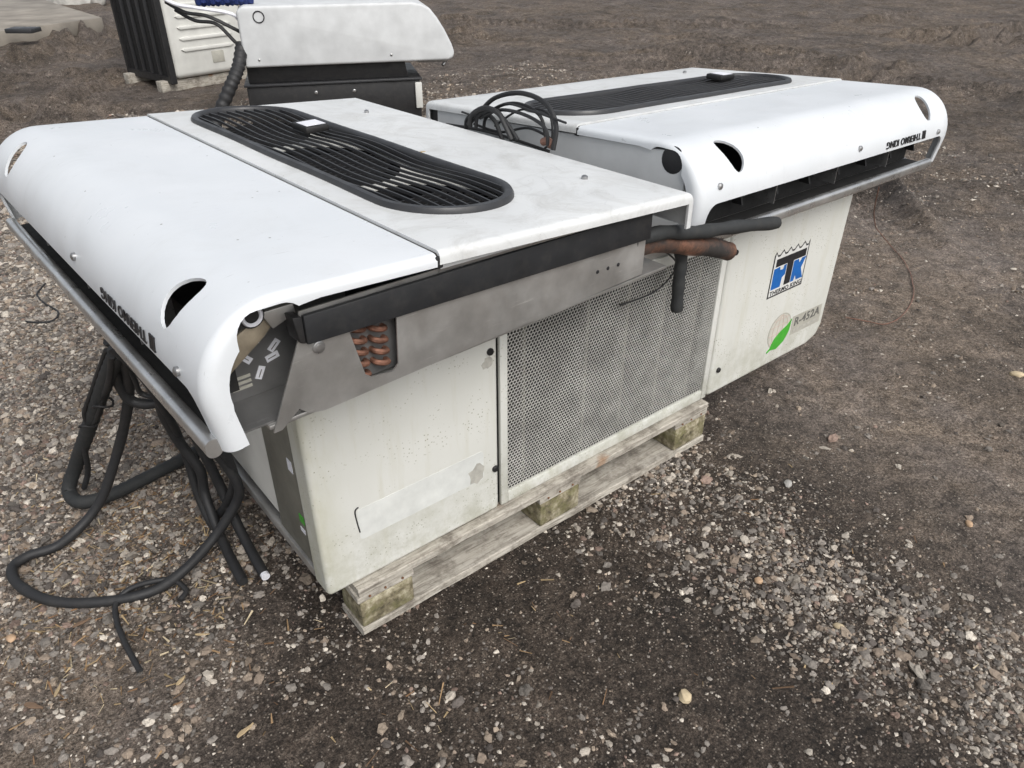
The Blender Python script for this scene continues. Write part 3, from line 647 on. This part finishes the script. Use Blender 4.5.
def make_evaporator(name, label, loc, rot, near_open, cover):
    root = empty(name, loc, rot); tag(root, label, 'cooling unit', 'evaporator units on the cream unit')
    # front hood ------------------------------------------------
    pr = front_profile(); npr = len(pr)
    def S(i):
        p = pr[i][0]
        if i >= 24: return .034
        return .020+.016*float(smooth(.20, .10, p.x))
    def RR(i):
        return .013+.010*float(smooth(8, 22, i))
    slot = MB().prism(rrect(.040, W-.040, .60, .842, .030), 'x', -.12, .050)
    holes = [bean(pr, .148, 1), bean(pr, W-.155, -1)]
    for bb in (0, W):
        holes.append(MB().prism(rrect(.070, .172, .86, .953, .034), 'y', bb-.05, bb+.018))
    me = carve(shell(pr, S, RR), [slot]+holes, .0055)
    me.name = 'front_hood'; shade(me, 32); me.materials.clear(); me.materials.append(M('hood_paint'))
    fh = link(bpy.data.objects.new('front_hood', me), root)
    # rear hood -------------------------------------------------
    a0 = DS+.0025; pts = [Vector((a0+.0, 0, ztop(a0)-.001)), Vector((D, 0, ztop(D)))]; pr2 = []
    N = Vector((.06, 0, 1)).normalized()
    for k in range(13): pr2.append((Vector((a0, 0, ztop(a0)+.0045)).lerp(Vector((D-.02, 0, ztop(D-.02))), k/12), N))
    for k in range(1, 7): t = pi/2*k/6; pr2.append((Vector((D-.02+.02*sin(t), 0, ztop(D)-.02+.02*cos(t))), Vector((sin(t), 0, cos(t)))))
    for k in (1, 2, 3): pr2.append((Vector((D, 0, ztop(D)-.02-.018*k)), Vector((1, 0, 0))))
    cut = MB().prism([(p.x, p.y) for p in outline(0)], 'z', .85, 1.05)
    me = carve(shell(pr2, lambda i: .022, lambda i: .012), [cut], .0055)
    me.name = 'rear_hood'; shade(me, 32); me.materials.clear(); me.materials.append(M('weathered_hood_paint'))
    rh = link(bpy.data.objects.new('rear_hood', me), root)
    # seam bead between the hood halves
    MB().box((DS-.020, .028, ztop(DS)-.0190), (DS+.020, W-.028, ztop(DS)-.0072), .002).build('seam_strip', 'old_white', root)
    # fan grille ------------------------------------------------
    rim = MB(); o1, o2, o3 = outline(.012), outline(.008), outline(-.009); n_ = len(o1); zz = lambda p, h: (p.x, p.y, ztop(p.x)+h)
    prof = [(o1, .0006), (o1, .008), (o2, .0145), (outline(-.001), .0155), (outline(-.006), .013), (o3, .008), (o3, -.012)]
    V = [zz(p, h) for o_, h in prof for p in o_]; F = []
    for k in range(len(prof)-1):
        for i in range(n_): F.append((k*n_+i, k*n_+(i+1) % n_, (k+1)*n_+(i+1) % n_, (k+1)*n_+i))
    F += [((len(prof)-1)*n_+i, (len(prof)-1)*n_+(i+1) % n_, (i+1) % n_, i) for i in range(n_)]
    rim.add(V, F); gr = rim.build('grille_rim', 'charcoal_plastic', root)
    for k in range(10):
        fk = -.86+1.72*k/9; pts = []; b0, b1 = FANS[0]-GR, FANS[2]+GR
        for i in range(61):
            b = b0+(b1-b0)*i/60; h = halfw(b)
            # keep the bar inside the rim at the rounded ends
            hm = GR-2*GW+2*GW*(.5+.5*cos(2*pi*(b-FANS[0])/(FANS[1]-FANS[0]))); off = fk*hm
            if abs(off) > h-.004: continue
            wv = .5+.5*cos(2*pi*(b-FANS[0])/(FANS[1]-FANS[0])); pts.append((AC+off, b, ztop(AC+off)+.004+.008*wv))
        V = []; F = []
        for i, (x, y, z) in enumerate(pts):
            V += [(x-.0016, y, z), (x+.0016, y, z), (x+.0021, y, z-.006), (x-.0021, y, z-.006)]
            if i: o_ = 4*i; F += [(o_-4+j, o_-4+(j+1) % 4, o_+(j+1) % 4, o_+j) for j in range(4)]
        mb = MB(); mb.v, mb.f = V, F; mb.build('grille_bar', 'charcoal_plastic', gr)
    # shroud plate with three fan openings, fans, louvre slats
    zs = ztop(AC)-.030
    plate = MB().box((AC-.17, .08, zs-.004), (AC+.17, W-.08, zs))
    cuts = []
    for f_ in FANS: mb = MB(); mb.prism([(AC+.139*cos(2*pi*k/40), f_+.198*sin(2*pi*k/40)) for k in range(40)], 'z', zs-.03, zs+.03); cuts.append(mb)
    me = carve(plate, cuts); me.name = 'fan_shroud'; me.materials.clear(); me.materials.append(M('old_white')); link(bpy.data.objects.new('fan_shroud', me), root)
    for f_ in FANS:
        mb = MB(); mb.disc((AC, f_, zs-.045), (0, 0, 1), .045, .03, 18)
        for k in range(7):
            t = 2*pi*k/7; c_, s_ = cos(t), sin(t); u_ = Vector((c_, s_, 0)); v_ = Vector((-s_, c_, 0)); q = []
            for rad, wd, dz in ((.04, .022, .004), (.08, .034, .008), (.112, .040, .011)):
                q += [u_*rad+v_*wd+Vector((0, 0, dz)), u_*rad-v_*wd*.6-Vector((0, 0, dz))]
            q = [(x+Vector((AC, f_, zs-.034)))[:] for x in q]+[(x+Vector((AC, f_, zs-.0365)))[:] for x in q]
            mb.add(q, [(0, 1, 3, 2), (2, 3, 5, 4), (6, 8, 9, 7), (8, 10, 11, 9), (0, 6, 7, 1), (4, 5, 11, 10), (0, 2, 8, 6), (2, 4, 10, 8), (1, 7, 9, 3), (3, 9, 11, 5)])
        fn = mb.build('fan', 'black_plastic', root)
        for k in range(9):
            y = -.10+.2*k/8; h = sqrt(.134**2-y*y); MB().box((AC-h, f_+y-.0022, zs-.012), (AC+h, f_+y+.0022, zs-.003)).build('louvre', 'black_plastic', fn)
    # sensor box
    bx = MB(); sb, sa = (.88, .655) if near_open else (.36, .66)
    bx.box((sa-.032, sb-.040, ztop(sa)+.0125), (sa+.032, sb+.040, ztop(sa)+.030), .005); so_ = bx.build('sensor_box', 'black_plastic', root)
    MB().box((sa-.026, sb-.032, ztop(sa)+.0298), (sa+.026, sb+.022, ztop(sa)+.0308)).build('label_plate', 'sticker_paper', so_)
    # body ------------------------------------------------------
    MB().box((.10, .150 if near_open else .06, .7515), (D-.02, W-.045, .846)).build('inner_case', 'dark_interior', root)
    MB().box((.1005, .034, .742), (D-.030, W-.03, .750), .002).build('base_pan', 'weathered_aluminium', root)
    for a in (.30, .80): MB().box((a, .28, .704), (a+.06, W-.08, .7415), .004).build('foot_rail', 'weathered_aluminium', root)
    # discharge: rounded lip, back plate, vanes
    lip = MB(); lip.prism(rrect(.000, .024, .745, .775, .011), 'y', .02 if near_open else .09, W-.06); lip.build('discharge_lip', 'bright_aluminium', root)
    MB().box((.0245, .05, .748), (.10, W-.05, .7505)).build('discharge_floor', 'dark_interior', root)
    for k in range(1, 4): b = .05+(W-.1)*k/4; MB().box((.030, b-.0012, .784), (.095, b+.0012, .880)).build('divider', 'steel', root)
    for k in range(8): b = .10+(W-.2)*k/7; MB().prism([(.06, .790), (.09, .790), (.09, .845), (.072, .825)], 'y', b-.004, b+.004).build('vane', 'black_plastic', root)
    # lettering (upside down) on the lower front edge, with a small square mark and screws
    def fp(z):
        k = max(i for i in range(len(pr)-1) if pr[i][0].z >= z); t = (pr[k][0].z-z)/(pr[k][0].z-pr[k+1][0].z); return pr[k][0].lerp(pr[k+1][0], t), pr[k][1].lerp(pr[k+1][1], t).normalized()
    def facept(b, z, off=.0012):
        p, n_ = fp(z); return Vector((p.x, b, p.z))+n_*off
    nz_ = fp(.8615)[1]; ez = Vector((nz_.z, 0, -nz_.x)).normalized(); ex = Vector((0, -1, 0))     # upright: x to the viewer's right
    mt = Matrix((-ex, -ez, (-ex).cross(-ez))).transposed().to_4x4(); mt.translation = facept(.325, .8615, .0020)
    tx = text_mb('THERMO KING', .0275, mt, .0008, 1., .0003, .222).build('lettering', 'decal_black', root, smooth=False)
    mk = MB()
    c = facept(.190, .8615, .0014)
    for dy in (-.008, 0, .008): mk.box((-.003, dy-.003, -.012), (.0004, dy+.003, .012), mat=Matrix.Translation(c) @ Matrix((-nz_, Vector((0, 1, 0)), ez)).transposed().to_4x4() @ Matrix.Rotation(pi, 4, 'Z'))
    mk.build('emblem', 'decal_black', root)
    for b, z in ((.088, .858), (W-.075, .880), (W*.45, .875)):
        c = facept(b, z, -.002); mb = MB(); mb.disc(c, (-1, 0, .15), .0075, .009, 12, 1); mb.build('bolt', 'steel', root)
    for a, b in ((.93, .20), (.93, W-.25)): mb = MB(); mb.disc((a, b, ztop(a)-.001), (0, 0, 1), .007, .010, 12, 1); mb.build('bolt', 'steel', root)
    for bb in (.004, W-.004): MB().box((DS-.006, bb-.0035, ztop(DS)-.024), (DS+.008, bb+.0035, ztop(DS)-.004), .002).build('seam_clip', 'black_plastic', root)
    if cover:   # white end wall at local y = W with a dark round port
        MB().prism([(.060, .752), (D-.06, .752), (D-.06, ztop(D)-.02), (.16, .944), (.10, .950), (.065, .92)], 'y', W-.020, W-.0065).build('end_cover', 'grey_white', root)
        mb = MB(); mb.disc((.103, W-.009, .930), (0, 1, 0), .031, .004, 22); mb.build('port', 'decal_black', root)
        MB().box((D-.058, W-.02, .76), (D-.02, W-.012, .895)).build('rear_vent', 'black_plastic', root)
        MB().tube(spline([(.95, W-.004, .86), (.75, W-.004, .875), (.5, W-.004, .87)], 6), .004, 6).build('cable', 'black_rubber', root)
    if near_open:
        # aluminium end plate with a cut-out showing the coil bends
        yb = .030
        pp = [(.166, .872), (.104, .738), (.118, .738), (.150, .762), (.165, .748), (.190, .742), (.938, .756), (.943, .905), (.175, .918)]
        cutr = MB().prism([(.250, .858), (.268, .776), (.278, .768), (.318, .762), (.330, .772), (.335, .858)], 'y', yb-.02, yb+.02)
        me = carve(MB().prism(pp, 'y', yb, yb+.003), [cutr]); me.name = 'end_plate'; me.materials.clear(); me.materials.append(M('weathered_aluminium')); shade(me, 30)
        link(bpy.data.objects.new('end_plate', me), root)
        # black foam strip glued along the top of the plate, folded lip above it
        MB().prism([(.176, .866), (.945, .834), (.945, .8945), (.176, .9135)], 'y', yb-.010, yb-.0005, .003, 2).build('foam_strip', 'foam_strip', root)
        MB().prism([(.166, .872), (.175, .868), (.175, .912), (.160, .915)], 'y', yb-.008, yb+.03, .002).build('foam_strip', 'black_plastic', root)
        MB().tube([(.42, yb-.001, .9165), (.70, yb-.004, .908), (.95, yb-.007, .9000)], .0075, 8).build('tray_lip', 'weathered_aluminium', root)
        # coil end: fin sheet and copper return bends
        MB().box((.235, yb+.024, .755), (.345, yb+.028, .862)).build('tube_sheet', 'dull_grey_metal', root)
        for i in range(5):
            for j, a in enumerate((.270, .308)):
                z = .770+.0205*i+.009*j
                if z > .855: continue
                pts = [(a-.012, yb+.026, z+.004), (a-.011, yb+.013, z+.0035), (a, yb+.008, z), (a+.011, yb+.013, z-.0035), (a+.012, yb+.026, z-.004)]
                MB().tube(spline(pts, 4), .0050, 8).build('coil_tube', 'copper_tube', root)
        mb = MB(); mb.disc((.196, yb, .853), (0, -1, 0), .010, .004, 16); mb.disc((.196, yb-.004, .853), (0, -1, 0), .006, .0012, 12); mb.build('grommet', 'steel', root)
        for a in (.80, .83, .86): mb = MB(); mb.disc((a, yb, .800-.02*(a-.8)), (0, -1, 0), .004, .0012, 10); mb.build('rivet_hole', 'decal_black', root)
        # recessed motor bay at the front corner: inner plate with stickers, bracket, drain tube
        ib = .125
        MB().box((.058, ib, .7525), (.30, ib+.003, .905)).build('inner_plate', 'dull_grey_metal', root)
        MB().box((.056, .04, .7505), (.17, ib-.0005, .754)).build('bay_floor', 'dull_grey_metal', root)
        st = [(.140, .852, 80), (.118, .822, -48), (.166, .828, 42), (.160, .810, 12), (.136, .790, 62)]
        for a, z, an in st:
            mt = Matrix.Translation((a, ib-.0008, z)) @ Matrix.Rotation(-radians(an), 4, 'Y'); sk_ = MB().box((-.011, -.0007, -.0055), (.011, .0007, .0055), mat=mt).build('sticker', 'sticker_paper', root)
            MB().box((-.008, -.0012, -.0008), (.006, .0005, .0006), mat=mt).build('print', 'label_ink', sk_)
        for k in range(3): MB().box((.088, ib-.0012, .790-.009*k), (.120, ib, .795-.009*k)).build('sticker', 'decal_grey', root)
        MB().prism([(.040, .850), (.052, .832), (.128, .884), (.150, .905), (.118, .912), (.085, .896)], 'y', ib-.070, ib-.064, .001).build('bracket', 'brass_tint', root)
        MB().prism([(.140, .895), (.178, .908), (.176, .925), (.125, .925)], 'y', ib-.078, ib-.02, .002).build('bracket', 'weathered_aluminium', root)
        mb = MB(); mb.tube([(.112, .11, .926), (.112, .045, .926)], .019, 20); dt = mb.build('drain_tube', 'black_plastic', root)
        rg = MB(); rg.tube([(.112+.0135*cos(2*pi*k/20), .044, .926+.0135*sin(2*pi*k/20)) for k in range(20)], .003, 6, close=True); rg.build('tube_ring', 'sticker_paper', dt)
        mb = MB(); mb.disc((.055, ib-.071, .846), (0, -1, 0), .008, .008, 8); mb.build('bolt', 'steel', root)
    return root
make_evaporator('evaporator_unit', 'white evaporator unit with end open, copper coil bends showing, nearest the camera', (-.264, -.211, .0), (-.010, 0, .036), True, False)
c_, s_ = cos(.029), sin(.029)
make_evaporator('evaporator_unit', 'white evaporator unit at right with its dark discharge slot towards the camera', (.860+W*c_, -.094+W*s_, -.052), (.036, 0, pi/2+.040), False, True)

# ------------------------------------------------------------------ pipes between the two evaporators
def L2W(a, b, z):
    c, s = cos(.036), sin(.036); return Vector((-.264+a*c-b*s, -.211+a*s+b*c, z))
t = MB(); pts = spline([L2W(.90, .055, .825), L2W(1.0, .05, .827), L2W(1.12, .045, .800), L2W(1.25, .035, .783), L2W(1.43, .03, .752)], 8)
t.tube(pts, .0155, 12, rf=lambda i: .0155+.0012*sin(i*1.1)); tag(t.build('insulated_pipe', 'insulation_foam'), 'black foam-insulated pipe pointing right from the tray end', 'pipe', 'cut pipes at the tray end')
t = MB(); pts = spline([L2W(.93, .075, .800), L2W(1.02, .07, .795), L2W(1.12, .06, .765), L2W(1.20, .055, .742), L2W(1.27, .05, .714)], 8)
t.tube(pts, .0225, 14, rf=lambda i: .0225+.0006*sin(i*.8)); tag(t.build('copper_pipe', 'burnt_copper'), 'thick scorched copper pipe below the insulated pipe', 'pipe', 'cut pipes at the tray end')
t = MB(); pts = spline([L2W(1.02, .10, .790), L2W(1.09, .085, .775), L2W(1.125, .08, .735), L2W(1.13, .08, .67), L2W(1.135, .08, .590)], 8)
t.tube(pts, .0145, 12, rf=lambda i: .0145+.001*sin(i*1.3)); tag(t.build('insulated_pipe', 'insulation_foam'), 'short black foam-insulated pipe hanging down before the perforated sheet', 'pipe', 'cut pipes at the tray end')
t = MB(); t.tube(spline([L2W(1.03, .09, .785), P(676, 262, 'y', -.02), P(668, 280, 'y', 0), P(650, 294, 'y', .014), P(620, 305, 'y', .017)], 8), .0022, 6)
tag(t.build('thin_wire', 'black_rubber'), 'thin black wire hanging across the perforated sheet', 'wire')
# cable coil in the gap between the evaporators
t = MB()
def gap(u, v, x=.80): return P(u, v, 'x', x)
tag(t.tube(spline([gap(553, 150, .79), gap(556, 125, .80), gap(545, 103, .81), gap(520, 93, .82), gap(495, 98, .82), gap(480, 112, .82), gap(468, 125, .80)], 8), .0062, 8).build('cable_loop', 'black_rubber'), 'thick black cable arching highest between the two evaporator units', 'cable', 'cables between the evaporators')
loops = [([(470, 126), (472, 115), (485, 108), (498, 113), (505, 125), (512, 140)], .0072, 'thick black cable in the lower coil left of the arching cable'),
         ([(476, 128), (478, 116), (490, 110), (503, 118), (518, 140)], .0052, 'black cable inside the lower coil, running down to the hood'),
         ([(480, 118), (500, 110), (525, 115), (545, 128), (548, 146)], .0045, 'black cable sagging under the arch to the copper end'),
         ([(462, 112), (480, 116), (505, 104), (535, 112), (566, 123)], .003, 'thin wire stretched to the seam clip of the right hood'),
         ([(466, 130), (468, 118), (482, 112), (494, 120), (500, 134), (503, 142)], .006, 'black cable on the outer left of the lower coil'),
         ([(484, 130), (486, 118), (500, 106), (520, 104), (540, 116), (546, 140)], .0045, 'slim cable just inside the arching cable'),
         ([(474, 124), (500, 132), (528, 128), (550, 138)], .0035, 'thin lead crossing low through the cable coil'),
         ([(495, 126), (520, 110), (548, 113), (552, 140), (545, 148)], .003, 'thin wire looping below the arching cable')]
for k, (pp, r_, lb) in enumerate(loops):
    tag(MB().tube(spline([gap(u, v, .775+.008*k) for u, v in pp], 8), r_, 7).build('cable_loop', 'black_rubber'), lb, 'cable', 'cables between the evaporators')
tag(MB().tube(spline([gap(543, 142, .80), gap(548, 141, .80), gap(552, 146, .80)], 4), .010, 8).build('copper_end', 'red_wire'), 'reddish bare copper wire end below the cable coil', 'wire')
leafo = MB().prism([(0, 0), (.018, .006), (.034, .004), (.045, .010), (.030, .014), (.012, .012)], 'z', 0, .0012)
lo_ = leafo.build('dry_leaf', 'leaf_dry'); lo_.location = L2W(.775, .57, ztop(.775)+.002-.001); lo_.rotation_euler = (.0, .06, 2.2); tag(lo_, 'small yellow-brown leaf beside the fan grille', 'leaf')

# ------------------------------------------------------------------ hoses on the left
def hose(name, pts, r, label, mat='black_rubber', ribs=0, n=10):
    p = spline([P(u, v, 'z', z) for u, v, z in pts], n)
    mb = MB(); mb.tube(p, r, 12, rf=(lambda i: r*(1+(.05 if i % 2 else -.03))) if ribs else (lambda i: r*(1+.03*sin(i*.7)))); o = mb.build(name, mat); tag(o, label, 'hose', 'black hoses beside the cream unit'); return o
hose('hose', [(108, 340, .66), (122, 352, .62), (129, 380, .50), (127, 410, .38), (118, 450, .24), (98, 505, .08), (62, 543, .015), (28, 556, .012), (12, 569, .012), (20, 586, .012), (52, 601, .012), (100, 602, .012), (150, 592, .014), (182, 572, .03), (212, 540, .06), (235, 505, .14), (238, 485, .20), (222, 460, .28), (195, 428, .40), (165, 395, .52), (138, 368, .60), (112, 346, .66)], .0125, 'long black hose looping widest across the gravel')
hose('hose', [(118, 352, .62), (104, 385, .48), (88, 430, .28), (76, 465, .11), (69, 490, .03), (80, 502, .022), (108, 496, .022), (150, 476, .022), (192, 454, .022), (222, 436, .03)], .0185, 'thickest ribbed black hose bent in an elbow on the gravel', 'insulation_foam', 1, 12)
hose('hose', [(112, 356, .62), (108, 385, .50), (97, 405, .40), (86, 425, .30), (84, 445, .22), (88, 470, .10), (84, 488, .03)], .0075, 'slim black hose tied along the thick elbow hose')
hose('hose', [(112, 352, .60), (118, 380, .50), (128, 398, .44), (145, 404, .42), (170, 402, .42), (192, 412, .40)], .0125, 'black hose sagging short under the discharge lip')
hose('hose', [(160, 380, .52), (162, 410, .42), (178, 440, .30), (200, 470, .20), (205, 495, .12), (222, 540, .03), (243, 582, .014)], .0128, 'black hose whose cut end lies left of the pale end')
h5 = hose('hose', [(165, 372, .56), (180, 405, .44), (200, 445, .30), (222, 490, .14), (240, 530, .05), (264, 574, .014)], .0128, 'black hose ending in a pale cut end by the pallet')
pe = MB(); a_, b_ = P(262, 570.5, 'z', .014), P(266, 577, 'z', .014); pe.tube([a_, b_], .0105, 12); pe.build('hose_end', 'sticker_paper', h5)
hose('hose', [(180, 600, .010), (186, 590, .012), (172, 580, .02), (150, 582, .030), (128, 590, .022), (116, 604, .012), (117, 622, .008), (126, 645, .008), (140, 671, .008)], .0065, 'thin black tube curling over the loop to a free end')
hose('hose', [(118, 348, .63), (140, 372, .56), (158, 398, .47), (176, 432, .33), (186, 455, .22), (200, 500, .08), (214, 528, .02)], .0110, 'slim black hose hanging straight down from the discharge lip')
hose('hose', [(150, 375, .56), (178, 398, .50), (205, 425, .42), (226, 455, .30), (234, 480, .20), (226, 505, .10), (212, 520, .03)], .0115, 'black hose hanging closest to the end face of the cream unit')
hose('hose', [(120, 350, .62), (134, 378, .52), (140, 392, .47), (152, 396, .46), (160, 386, .50), (152, 370, .57)], .0060, 'thin black lead in a small loop under the lip')
hose('hose', [(106, 350, .62), (98, 372, .53), (90, 395, .44), (84, 415, .36), (92, 425, .32), (100, 408, .40), (108, 380, .50)], .0050, 'thinnest black lead doubled back beside the tied hoses')
for u, v, z, rr_, lb in ((103, 404, .42, .022, 'upper'), (88, 424, .33, .020, 'lower')):
    c = P(u, v, 'z', z); mb = MB(); mb.tube([c+Vector((rr_*cos(2*pi*k/16), rr_*sin(2*pi*k/16)*.7, .006*sin(4*pi*k/16))) for k in range(16)], .003, 6, close=True)
    tag(mb.build('cable_tie', 'black_plastic'), f'{lb} black cable tie round the slim and thick hoses', 'cable tie')
# thin wires on the ground
def gwire(pts, r, name, mat, label):
    p = spline([P(u, v, 'z', 0) for u, v in pts], 8); p = [Vector((q.x, q.y, float(height(q.x, q.y))+r+.004)) for q in p]
    tag(MB().tube(p, r, 6).build(name, mat), label, 'wire')
p = [Vector(P(879, 187, 'y', .15)), Vector(P(874, 212, 'y', .2)), Vector(P(876, 228, 'y', .25))]
gp = [P(u, v, 'z', .006) for u, v in ((893, 248), (908, 268), (914, 292), (905, 312), (888, 323), (868, 321), (846, 317))]
for k, q in enumerate(gp):      # drop the wire onto the uneven mud
    for _ in range(6):
        u_, v_ = ((893, 248), (908, 268), (914, 292), (905, 312), (888, 323), (868, 321), (846, 317))[k]; q = P(u_, v_, 'z', float(height(q.x, q.y))+.008)
    gp[k] = q
wire_pts = []
for q in spline(gp, 10): wire_pts.append(Vector((q.x, q.y, float(height(q.x, q.y))+.006)))
gp = wire_pts; p = [Vector(q) for q in spline(p, 6)]
tag(MB().tube(p+gp, .0020, 6).build('thin_wire', 'red_wire'), 'thin coppery wire trailing from the right evaporator onto the mud', 'wire')
gwire([(45, 283), (37, 294), (44, 303), (58, 312), (54, 320), (40, 323), (26, 322)], .004, 'thin_wire', 'black_rubber', 'dark wire lying on gravel at far left below the hood')

# ------------------------------------------------------------------ background units and yard things
K = Vector((1.70, 6.40)); bd = Vector((-.14, .70)).normalized(); wd = Vector((bd.y, -bd.x)); ang = math.atan2(wd.y, wd.x)
# local x along the white side, local y along the black louvred side
bu = empty('condenser_box', (K.x, K.y, 0), (0, 0, ang)); tag(bu, 'old white ribbed condenser box with black barred front in the background', 'cooling unit')
WD, BD, HT = .80, .78, 1.15
MB().box((.03, .0, .10), (WD, BD, HT), .05, 4).build('casing', 'old_white', bu)
for k in range(8):
    z = .34+.09*k; MB().prism([(.16, z-.018), (.62, z-.018), (.66, z), (.62, z+.010), (.16, z+.010), (.13, z)], 'y', -.014, .012, .004).build('rib', 'old_white', bu)
MB().box((.42, -.006, .20), (.54, .003, .30), .003).build('rating_plate', 'decal_grey', bu)
fr = MB().box((-.030, -.012, .07), (.029, BD+.01, HT+.01), .006); me = carve(fr, [MB().box((-.05, .03, .13), (.02, BD-.03, HT-.06))]); me.name = 'front_frame'; me.materials.clear(); me.materials.append(M('black_plastic')); link(bpy.data.objects.new('front_frame', me), bu)
for k in range(1, 5): y = .03+(BD-.06)*k/5; MB().box((-.028, y-.012, .131), (-.004, y+.012, HT-.061), .003).build('front_bar', 'charcoal_plastic', bu)
MB().box((.0, .02, .10), (.022, BD-.02, HT-.03)).build('front_core', 'dark_interior', bu)
for y in (.05, BD-.13): MB().box((-.10, y, 0), (WD+.15, y+.09, .095), .005).build('support_timber', 'weathered_wood', bu)

hb = empty('hooded_unit', (2.30, 4.20, 0), (0, 0, radians(-25))); tag(hb, 'white hooded unit on black base standing behind the evaporators', 'cooling unit')
MB().prism([(-.72, .0), (.46, .0), (.50, .04), (.50, .345), (-.72, .345)], 'y', -.10, .55, .01).build('base_cabinet', 'black_plastic', hb)
MB().box((-.735, -.115, .346), (.515, .56, .362), .004).build('base_lip', 'charcoal_plastic', hb)
MB().prism([(-.70, .363), (.42, .363), (.40, .479), (-.70, .479)], 'y', -.07, .5, .006).build('upper_frame', 'black_plastic', hb)
MB().prism([(-.70, .480), (.71, .480), (.745, .495), (.755, .53), (.735, .59), (.69, .68), (.64, .76), (.59, .82), (.53, .85), (.46, .862), (-.66, .862), (-.70, .83)], 'y', -.16, .60, .035, 4).build('hood', 'grey_white', hb)
MB().box((.50, -.06, .455), (.72, -.02, .4795), .003).build('bracket', 'steel', hb)
MB().tube([(.71, -.03, .455), (.68, -.05, .43)], .012, 8).build('hook', 'steel', hb)
mb = MB(); mb.tube([(-.56+.035*cos(2*pi*k/20), -.1615, .795+.035*sin(2*pi*k/20)) for k in range(20)], .004, 6, close=True); mb.build('round_mark', 'decal_black', hb)
for x in (-.60, .3): mb = MB(); mb.disc((x, -.161, .53), (0, -1, 0), .008, .005, 10); mb.build('bolt', 'steel', hb)
for x in (-.25, .02): mb = MB(); mb.disc((x, -.1005, .29), (0, -1, 0), .012, .005, 10); mb.build('bolt', 'steel', hb)
MB().box((.46, -.12, .15), (.51, -.09, .33), .006).build('side_bracket', 'old_white', hb)
Lb = lambda x, y, z: Vector((2.30+x*cos(radians(-25))-y*sin(radians(-25)), 4.20+x*sin(radians(-25))+y*cos(radians(-25)), z))
# ribbed hose and blue cord beside the hood
pts = spline([Lb(-.70, -.10, .62), Lb(-.74, -.20, .50), Lb(-.80, -.26, .40), Lb(-.90, -.30, .24), Lb(-.98, -.34, .09), Lb(-1.0, -.28, .05)], 16)
tag(MB().tube(pts, .042, 12, rf=lambda i: .042*(1+(.07 if i % 4 < 2 else -.05))).build('corrugated_hose', 'black_rubber'), 'fat corrugated black hose hanging beside the background hooded unit', 'hose')
cp = []
for k in range(80): t = k/79; cp.append(Lb(-.95+.36*t, -.02+.03*sin(t*75), .905+.035*cos(t*75)))
tag(MB().tube(cp, .021, 7).build('blue_cord', 'blue_cord'), 'bundle of dark blue cord lying on top of the background hood', 'cord')
for k, (x0, lb) in enumerate((( -1.10, 'upper'), (-1.05, 'middle'), (-1.0, 'lower'))):
    z = .89-.05*k
    tag(MB().tube(spline([Lb(x0-.1, .05, z+.04), Lb(x0+.02, -.02, z-.02), Lb(x0+.16, -.08, z-.04), Lb(-.73, -.10, z-.08-.04*k), Lb(-.68, -.05, z-.16)], 8), .012, 7).build('cable', 'black_rubber' if k else 'sticker_paper'), f'{lb} cable running left from the background hood', 'cable', 'cables at the background hood')

# steel plate, small block and concrete lump far left
pc = [P(u, v, 'z', .01) for u, v in ((-120, 64), (0, 46), (105, 30), (28, 4), (-120, 4))]
cx_ = sum((p for p in pc), Vector())/5
sp = MB().prism([(p.x-cx_.x, p.y-cx_.y) for p in pc], 'z', -.14, .035, .004).build('steel_sheet', 'steel_plate'); sp.location = (cx_.x, cx_.y, .13); tag(sp, 'flat brown steel sheet on the ground at top left', 'steel sheet')
c = P(27, 42, 'z', .06); o = MB().box((-.16, -.11, 0), (.16, .11, .05), .01).build('dark_block', 'charcoal_plastic'); o.location = (c.x, c.y, .166); o.rotation_euler = (0, 0, -.7); tag(o, 'small dark flat block at the edge of the steel sheet', 'block')
c = P(72, 3, 'z', .02); bm = bmesh.new(); bmesh.ops.create_icosphere(bm, subdivisions=3, radius=1)
for x in bm.verts:
    k = 1+.12*sin(x.co.x*7+x.co.y*5)+.06*random.uniform(-1, 1); x.co = Vector((x.co.x*.55*k, x.co.y*.30*k, max(-.1, x.co.z*.40*k)))
o = MB()._bm(bm).build('concrete_lump', 'concrete'); o.location = (c.x, c.y+.1, .08); o.rotation_euler = (0, 0, -.65); tag(o, 'pale rough concrete lump beyond the steel sheet', 'rubble')
print('objects', len(bpy.data.objects))
